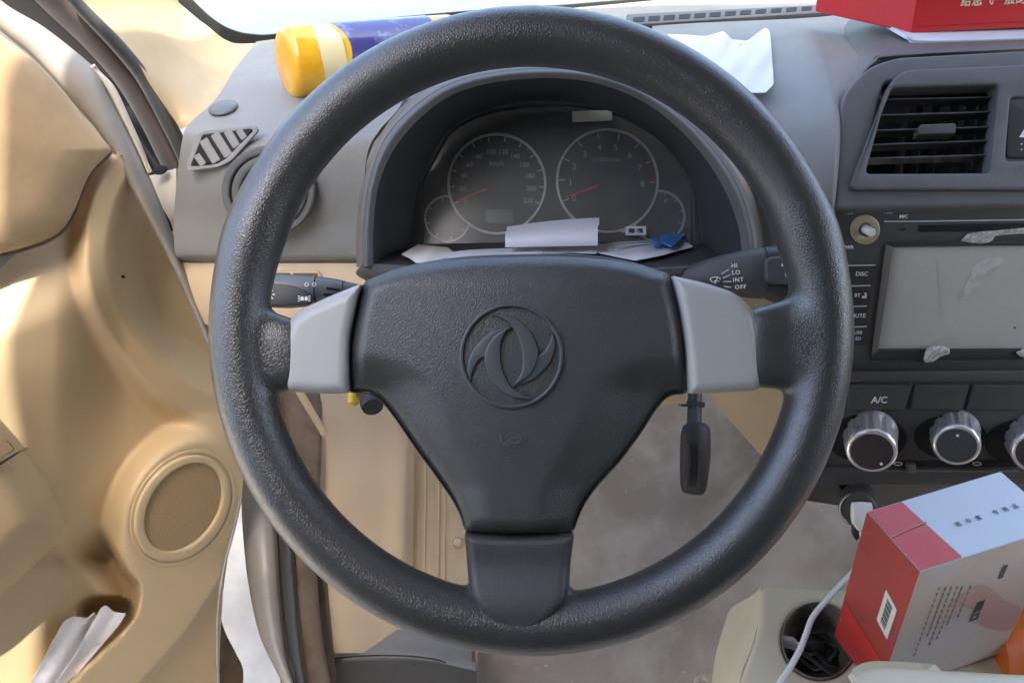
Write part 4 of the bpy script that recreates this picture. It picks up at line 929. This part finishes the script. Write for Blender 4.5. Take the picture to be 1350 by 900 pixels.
st = thing('sill_end_cap', 'dusty dark plastic corner moulding with its lit top coloured grey at the bottom behind the wheel rim', 'plastic trim', P(500, 880, .93))
patch('cap_top', [[(424, 838, .965), (500, 828, .97), (560, 836, .972), (626, 858, .975)], [(415, 853, .95), (490, 845, .955), (560, 850, .957), (627, 868, .96)], [(407, 868, .935), (480, 860, .937), (556, 862, .94), (627, 878, .945)], [(405, 875, .929), (480, 867, .931), (556, 869, .934), (627, 884, .939)]], M['pad'], st, n=6)  # top skin takes a lighter grey to stand for light falling on it
patch('cap_face', [[(405, 875, .9285), (480, 867, .9305), (556, 869, .9335), (627, 884, .9385)], [(405, 884, .926), (480, 877, .928), (556, 879, .931), (628, 894, .936)], [(405, 960, .935), (480, 960, .935), (556, 960, .938), (629, 960, .94)]], M['dark2'], st, n=6)
tube('cap_edge', [P(624, 858, .962), P(626, 890, .945), P(628, 960, .93)], .0022, M['felt'], st, n=8)
# floor
fl = patch('car_floor', [
    [(400, 380, 1.30), (650, 380, 1.32), (900, 380, 1.32), (1150, 400, 1.30), (1400, 420, 1.25)],
    [(420, 520, 1.25), (650, 520, 1.30), (900, 520, 1.28), (1080, 530, 1.15), (1400, 540, 1.05)],
    [(440, 640, 1.20), (650, 640, 1.24), (900, 640, 1.18), (1060, 640, 1.02), (1400, 660, .95)],
    [(460, 760, 1.12), (650, 760, 1.14), (880, 760, 1.08), (1020, 750, .96), (1400, 770, .85)],
    [(480, 880, 1.04), (650, 880, 1.05), (850, 880, 1.01), (960, 880, .95), (1400, 880, .82)],
    [(480, 1000, .97), (650, 1000, .97), (850, 1000, .96), (980, 1000, .92), (1400, 1000, .80)]], M['floor'], None, n=7, thick=.01)
fl.name = 'floor'; fl['kind'] = 'structure'
# pedals
pd = thing('brake_pedal', 'black ribbed rubber pedal hanging right of the hub in the footwell', 'pedal', P(915, 600, 1.02))
bar([(898, 572, 644, 1.0, .008), (902, 560, 649, 1.0, .011), (916, 556, 652, .998, .012), (929, 558, 648, 1.0, .011), (935, 562, 612, 1.005, .008)], 'pedal_pad', M['pedal'], pd)
tube('pedal_arm', [P(916, 500, 1.06), P(916, 535, 1.04), P(915, 565, 1.01)], .0095, M['dark'], pd)
slab('pedal_bracket', rnd([(898, 528), (930, 530), (929, 537), (899, 536)], 1), Pl((888, 530, 1.03), (934, 530, 1.03), (888, 540, 1.03)), -.02, .002, .001, M['dark'], pd)
for x in (907, 922): tube('pad_rib', [P(x, 585, .984), P(x+1, 615, .982), P(x-2, 642, .984)], .0022, M['pedal'], pd, n=8)
# ignition wiring below the left spoke
ig = thing('ignition_lock', 'key barrel with yellow and white connectors under the left grey spoke', 'ignition lock', P(480, 520, .58))
lathe('lock_barrel', P(485, 508, .58), P(492, 540, .56), [(0, .008), (.02, .0085), (.024, .0075)], M['dark'], ig, n=28)
lathe('yellow_connector', P(466, 512, .58), P(466, 533, .575), [(0, .003), (.004, .0042), (.0115, .0042), (.013, .002)], M['yellow'], ig, n=20)
bar([(474, 516, 530, .575, .003), (480, 515, 531, .575, .004), (486, 517, 530, .575, .003)], 'white_connector', M['whiteplastic'], ig)
#@@SECTION console
# ================================================================ CONSOLE
CZ = Pl(n=Vector((0, 0, 1)), o=Vector((.2, .35, .395)))
con = thing('centre_console', 'beige plastic centre console with a round cup holder', 'console', Vector((.28, .34, .1)))
cup = ell(1080, 843, 49, 51, -25, n=60)
ctop = rnd([(1003, 768), (1100, 774), (1330, 774), (1480, 774), (1480, 1000), (985, 1000), (975, 900), (1000, 830), (1003, 800)], [16, 8, 8, 8, 8, 8, 15, 15, 15])
slab('console_top', [ctop, cup], CZ, -.02, 0, .005, M['console'], con)
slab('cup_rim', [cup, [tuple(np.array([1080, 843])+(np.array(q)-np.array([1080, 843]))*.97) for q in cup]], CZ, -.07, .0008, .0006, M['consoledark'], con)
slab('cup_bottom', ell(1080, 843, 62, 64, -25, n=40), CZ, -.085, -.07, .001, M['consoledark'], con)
patch('console_side', [
    [(1003, 774, .675), (1003, 800, .655), (992, 850, .632), (975, 900, .605), (975, 1000, .56)],
    [(990, 785, .70), (985, 812, .68), (968, 862, .655), (958, 910, .63), (955, 1000, .58)],
    [(965, 800, .78), (952, 845, .76), (946, 880, .74), (950, 930, .70), (940, 1000, .66)],
    [(958, 812, .90), (944, 860, .88), (938, 900, .85), (930, 960, .80), (925, 1000, .76)]], M['console'], con, n=6)
slab('console_tab', [rnd([(915, 893), (930, 887), (952, 890), (960, 915), (940, 940), (915, 925)], 5), ell(927, 898, 5, n=16)], Pl((915, 893, .86), (950, 893, .86), (915, 940, .83)), -.002, .002, .0008, M['console'], con)
ca_ = tag(patch('armrest_lid', [
    [(1126, 897, .50), (1150, 880, .50), (1250, 884, .497), (1343, 889, .494), (1480, 893, .49)],
    [(1122, 905, .485), (1150, 887, .488), (1250, 892, .485), (1343, 897, .482), (1480, 900, .48)],
    [(1118, 960, .46), (1150, 950, .462), (1250, 950, .46), (1343, 950, .46), (1480, 950, .455)]], M['cream'], None, n=6, thick=.004), 'cream edge of the armrest lid below the upright carton', 'armrest')
# stuff in the cup
jk = thing('cable_adapter', 'tangle of black plug and wire lying in the cup holder', 'adapter', P(1085, 850, .66))
bar([(1050, 838, 858, .67, .008), (1066, 836, 862, .665, .009), (1082, 838, 860, .665, .008)], 'plug_body', M['dark'], jk)
bar([(1074, 842, 878, .672, .008), (1096, 850, 884, .668, .010), (1120, 862, 886, .668, .008)], 'plug_body', M['black'], jk)
tube('wire', [P(*q) for q in cr([(1056, 865, .67), (1075, 880, .66), (1095, 868, .655), (1105, 850, .66), (1085, 838, .665), (1070, 850, .66), (1090, 872, .655), (1115, 878, .66)], 6)], .0022, M['dark'], jk, n=8)
tube('wire', [P(*q) for q in cr([(1045, 850, .665), (1070, 868, .655), (1100, 888, .65), (1120, 880, .655)], 6)], .0016, M['dark2'], jk, n=8)
plg = thing('clear_plug', 'frosted clear plug resting on the left rim of the cup holder', 'plug', P(1040, 846, .63))
bar([(1028, 841, 848, .636, .003), (1032, 838, 851, .636, .004), (1044, 839, 855, .636, .0045), (1049, 842, 857, .636, .004)], 'plug_cap', M['inkdim'] if False else mat('frosted', (.52, .55, .58), .4, .5, trans=.3), plg)
bar([(1049, 845, 856, .637, .003), (1058, 847, 858, .638, .003)], 'plug_neck', M['whiteplastic'], plg)
tag(tube('charging_cable', [P(*q) for q in cr([(1136, 700, .66), (1140, 735, .66), (1126, 752, .645), (1112, 766, .63), (1092, 788, .615), (1072, 812, .602), (1063, 835, .590), (1055, 855, .58), (1040, 882, .57), (1026, 905, .56), (1010, 960, .54)], 8)], .0022, M['whiteplastic'], None, n=12), 'white charging cable running down over the cup holder', 'cable')
# ---- upright carton
Dc = Vector((.25865, .33999, .5355)); ea = Vector((-.2762, .9609, .0199)); eb = Vector((.9577, .2735, .0896)); ee = Vector((.0806, .0438, -.9958)); LA, LB, LE = .0530, .1085, .1420
ct = thing('carton', 'upright red and pale blue cardboard box with a barcode sticker beside the cup holder', 'box', Dc+ea*LA/2+eb*LB/2+ee*LE)
class Fp(Pl):
    def __init__(s, o, u, v):
        s.o = o; s.u = u.normalized(); s.v = v.normalized(); s.n = s.u.cross(s.v).normalized(); s.M = None
def boxpanel(name, o, u, v, lu, lv, m, h=.0006, parent=ct, off=0):
    f = Fp(o, u, v); q = [(0, 0), (lu, 0), (lu, lv), (0, lv)]
    return slab(name, [rnd(q, .0012, 3)], f, off-h, off+h*.3, 0, m, parent, local=True, smooth=0), f
# corner order keeps normals outward
e_ = .0
boxpanel('left_side', Dc+ee*LE+ea*LA, -ea, -ee, LA, LE, M['redcard2'])
boxpanel('front_side', Dc+ee*LE, eb, -ee, LB, LE, M['tancard'])
boxpanel('top_flap', Dc, eb, ea, LB, LA, M['bluecard'])
boxpanel('back_side', Dc+ee*LE+ea*LA+eb*LB, -eb, -ee, LB, LE, M['tancard'])
boxpanel('right_side', Dc+ee*LE+eb*LB, ea, -ee, LA, LE, M['tancard'])
fT = Fp(Dc, eb, ea); fL = Fp(Dc+ee*LE+ea*LA, -ea, -ee); fF = Fp(Dc+ee*LE, eb, -ee)
# top: red band on the left third
slab('red_band', [rnd([(.0005, .0005), (.0315, .0005), (.0268, LA-.0005), (.0005, LA-.0005)], .0008, 3)], fT, .0003, .0006, 0, M['redcard'], ct, local=True, smooth=0)
slab('side_band', [rnd([(.0005, .0005), (LA-.0005, .0005), (LA-.0005, .034), (.0005, .046)], .0008, 3)], fL, .0003, .0006, 0, M['redcard'], ct, local=True, smooth=0)
slab('barcode_sticker', [rnd([(.0335, .066), (.0465, .060), (.0465, .094), (.0335, .100)], .0012, 3)], fL, .0003, .0009, 0, M['paperwarm'], ct, local=True, smooth=0)
for i in range(15):
    y = .069+i*.0017; w = .0004+.0004*(i*7 % 3)
    slab('barcode_bar', [(.0370, y), (.0425, y-.0025), (.0425, y-.0025+w), (.0370, y+w)], fL, .0009, .0012, 0, M['inkdark'], ct, local=True, smooth=0)
c3 = lambda s, f, x, y, sz, m, rot, ax='LEFT': fromcurve('printed_text', (lambda c: (setattr(c, 'body', s), setattr(c, 'size', sz), setattr(c, 'align_x', ax), setattr(c, 'extrude', .0001), setattr(c, 'resolution_u', 2), c)[-1])(bpy.data.curves.new('t', 'FONT')), f, .0008, m, ct, 0, (x, y), radians(rot))
for i, s in enumerate('纸巾盒专用品'): c3(s, fT, .046+i*.0078+(.006 if i > 2 else 0), .022, .0042, M['inkdark'], 0)
for i, (x, n_) in enumerate(((.020, 13), (.0255, 9), (.0305, 11), (.0355, 10), (.040, 7), (.047, 6))):
    for j in range(n_):
        y = .118-j*.0062-(i*.002); l = .003+.002*((i*5+j*3) % 3)/2
        slab('print_line', [(x, y), (x+.0008, y), (x+.0008, y-l), (x, y-l)], fF, .0004, .0007, 0, M['inkfaint'], ct, local=True, smooth=0)
slab('print_block', [rnd([(.070, .105), (.0735, .105), (.0735, .118), (.070, .118)], .0005)], fF, .0004, .0008, 0, M['inkdark'], ct, local=True, smooth=0)
slab('print_block', [[(.060, .062), (.0665, .062), (.0665, .070), (.060, .070)], [(.0615, .064), (.065, .064), (.065, .068), (.0615, .068)]], fF, .0004, .0008, 0, M['inkdark'], ct, local=True, smooth=0)
for k in range(5): slab('print_line', [(.060+k*.0014, .072), (.0608+k*.0014, .072), (.0608+k*.0014, .084), (.060+k*.0014, .084)], fF, .0004, .0008, 0, M['inkdark'], ct, local=True, smooth=0)
slab('pink_swoosh', [cr([(.035, .09), (.055, .080), (.075, .050), (.106, .030), (.106, .055), (.085, .075), (.065, .098), (.05, .104)], 5, True)], fF, .0003, .0005, 0, M['cardred'], ct, local=True, smooth=0)
# clear tape over the corner
tp = patch('clear_tape', [[(0, 0, 1), (1, 0, 1), (2, 0, 1)], [(0, 1, 1), (1, 1, 1), (2, 1, 1)]], M['tape'], ct, n=2)
bpy.data.objects.remove(tp)
tube('tape_edge', [fT.wld(.0005, .0285, .0012), fT.wld(.012, .030, .0011), fT.wld(.0295, .0315, .0011)], .00045, M['cardred'], ct, n=6)
og = tag(bar([(1318, 836, 960, .60, .012), (1336, 822, 960, .60, .02), (1390, 790, 960, .60, .03), (1450, 790, 960, .60, .03)], 'orange_case', M['orangething'], None), 'bright orange plastic case at the right edge behind the carton', 'case')
# ================================================================ THINGS ON THE DASH
bo = thing('oil_bottle', 'yellow-orange plastic bottle with a dark blue label lying on the dash', 'bottle', P(470, 90, .74))
ba, bb = P(376, 84, .672), P(640, 60, .765)
L = (bb-ba).length; R0 = .030
lathe('bottle_body', ba, bb, [(-.001, .022), (0, .026), (.003, .029), (.007, R0), (L*.72, R0), (L*.80, .030), (L*.9, .018), (L, .014)], M['orange'], bo, n=64)
def band(name, t0, t1, m, r, skew, a0=0, a1=2*pi, parent=bo):
    ax = (bb-ba).normalized(); u = ax.cross(Vector((0, 0, 1))).normalized(); w = ax.cross(u); V = []; Fc = []; n = 60
    for i in range(n+1):
        an = a0+(a1-a0)*i/n
        for t in (t0+skew*sin(an*1.0+.5)**2, t1): V.append(ba+ax*t+(u*cos(an)+w*sin(an))*r)
    Fc = [(2*i, 2*i+1, 2*i+3, 2*i+2) for i in range(n)]
    return skin(name, V, Fc, m, parent, 0, 60)
band('pale_band', .022, .044, M['bandpale'], R0+.0003, .004)  # pale yellowish band round the bottle body
band('blue_label', .050, L*.68, M['labelblue'], R0+.0005, -.012)
band('yellow_edge', .0455, .052, M['orange'], R0+.0004, -.012)
rbx = thing('red_gift_box', 'glossy red box with cream Chinese lettering on top of the dash', 'box', P(1280, 40, .74))
RO = P(1201, 44, .715); ru = (P(1350, 37, .715)-RO).normalized(); rv_ = (P(1211, 0, .702)-RO).normalized(); rv_ = (rv_-ru*rv_.dot(ru)).normalized(); rw = -ru.cross(rv_)
if rw.dot(FW) < 0: rw = -rw
def cuboid(name, o, a, b, c, m, parent):
    vs = [o, o+a, o+a+b, o+b, o+c, o+a+c, o+a+b+c, o+b+c]
    return obj(name, vs, [(0, 1, 2, 3), (4, 7, 6, 5), (0, 4, 5, 1), (1, 5, 6, 2), (2, 6, 7, 3), (3, 7, 4, 0)], m, parent, 0, mods=(('BEVEL', dict(width=.0012, segments=2)),))
lv = (P(1133, 0, .79)-P(1201, 44, .715))
cuboid('box_body', RO, ru*.20, rv_*.075, Vector((-.055, .10, .0)), M['redbox'], rbx)
fR = Fp(RO, ru, rv_)
slab('fold_line', [(.004, .005), (.19, .005), (.19, .0056), (.004, .0056)], fR, .0005, .0009, 0, M['redboxside'], rbx, local=True, smooth=0)
def rtxt(s, x, y, sz):
    c = bpy.data.curves.new('t', 'FONT'); c.body = s; c.size = sz; c.extrude = .0001; c.resolution_u = 2; c.space_character = 1.0; c.offset = sz*.02
    return fromcurve('lettering', c, fR, .0007, M['gold'], rbx, 0, (x, y), 0)
rtxt('给您飞一般的感觉', .0395, .0215, .0098)
patchw = tag(sheet('loose_paper', [(880, 45), (905, 46), (930, 48), (954, 41), (965, 52), (985, 54), (1009, 36), (1015, 41), (1018, 78), (1020, 111), (1009, 122), (991, 122), (960, 100), (920, 80), (890, 62)], Pl((880, 62, .762), (1015, 62, .752), (1000, 120, .645)), .0006, M['paper'], None, None, .002, seed=12), 'sunlit crumpled white paper on the dash top right of the wheel rim', 'paper')
tag(patch('folder', [[(1140, 8, .80), (1200, 4, .80), (1460, -2, .80)], [(1166, 30, .745), (1215, 28, .745), (1460, 24, .745)], [(1196, 47, .70), (1228, 54, .695), (1460, 47, .695)]], M['bluecard'], None, n=5, thick=.003), 'thin blue-white folder lying under the red box', 'folder')
#@@SECTION light
# ================================================================ UNSEEN CABIN SHELL THAT SHAPES THE LIGHT, SKY, SUN, CAMERA
def wall(name, a, b, z0, z1, m, label, cat, t=.05):
    a = Vector(a); b = Vector(b); n = Vector((-(b-a).y, (b-a).x)).normalized()*t; V = []
    for z in (z0, z1):
        for q in (a, b, b+n, a+n): V.append((q.x, q.y, z))
    o = obj(name, V, [(0, 1, 2, 3), (4, 7, 6, 5), (0, 4, 5, 1), (1, 5, 6, 2), (2, 6, 7, 3), (3, 7, 4, 0)], m, None, 0)
    return tag(o, label, cat)
wall('added_firewall', (-.44, 1.25), (1.45, 1.25), -.4, .55, M['frit'], 'dark bulkhead added in front to keep sun out of the footwell', 'bulkhead')  # added to block sun that would reach the floor from the front
wall('added_wing', (-.47, .90), (-.47, 1.30), .28, .50, M['bonnet'], 'pale wing wall added outside the door hinge to close off stray light', 'car wing')  # added to close the cabin's left front against spilled light
wall('added_far_door', (1.45, -.6), (1.45, 1.4), -.2, .78, M['beige'], 'unseen beige door panel added across the cabin to soften the light', 'car door')  # unseen far side, added so cabin light stays soft and directional
rf = obj('unseen_cut_roof', [(-.222, -1.3, 1.34), (1.35, -1.3, 1.34), (1.35, .72, 1.32), (-.222, .72, 1.32), (-.222, -1.3, 1.40), (1.35, -1.3, 1.40), (1.35, .72, 1.38), (-.222, .72, 1.38)],
         [(0, 1, 2, 3), (4, 7, 6, 5), (0, 4, 5, 1), (1, 5, 6, 2), (2, 6, 7, 3), (3, 7, 4, 0)], M['roof'], None, 0)
tag(rf, 'unseen car roof cut short at the left to let sun onto the door', 'roof')  # unseen roof, edges placed to limit where the sun patch falls
se = obj('rear_light_block', [(-.80, -.10, -.2), (1.35, -.10, -.2), (1.35, -.30, 1.3), (-.80, -.30, 1.3), (-.80, -.20, -.2), (1.35, -.20, -.2), (1.35, -.40, 1.3), (-.80, -.40, 1.3)],
         [(0, 1, 2, 3), (4, 7, 6, 5), (0, 4, 5, 1), (1, 5, 6, 2), (2, 6, 7, 3), (3, 7, 4, 0)], M['blocker'], None, 0)
tag(se, 'unseen dark seat backs behind the driver', 'blocker')  # unseen dark panel, added to keep bright reflections off the wheel
sd = (.17, -.5, .85)
sdir = Vector(sd).normalized()
w = bpy.data.worlds.new('World'); SC.world = w; w.use_nodes = True; nt = w.node_tree
sky = nt.nodes.new('ShaderNodeTexSky'); sky.sky_type = 'NISHITA'; sky.sun_disc = False; sky.dust_density = 5; sky.ozone_density = .6
sky.sun_elevation = math.asin(sdir.z); sky.sun_rotation = math.atan2(sdir.x, sdir.y)
nt.links.new(sky.outputs[0], nt.nodes['Background'].inputs['Color']); nt.nodes['Background'].inputs['Strength'].default_value = .15
sun = bpy.data.lights.new('sun', 'SUN'); sun.energy = 2.0; sun.angle = radians(.5); sun.color = (1, .95, .87)
so = bpy.data.objects.new('sun', sun); COL.objects.link(so); so.rotation_euler = sdir.to_track_quat('Z', 'Y').to_euler()
cam = bpy.data.cameras.new('camera'); co = bpy.data.objects.new('camera', cam); COL.objects.link(co); co.location = CAM
cam.sensor_width = 36; cam.lens = FL/1350*36; cam.clip_start = .02; cam.clip_end = 200
co.rotation_euler = (pi/2-TH, 0, 0); SC.camera = co
SC.view_settings.view_transform = 'Standard'; SC.view_settings.look = 'None'; SC.view_settings.exposure = 2.82; SC.view_settings.gamma = 1
SC.view_settings.use_curve_mapping = False
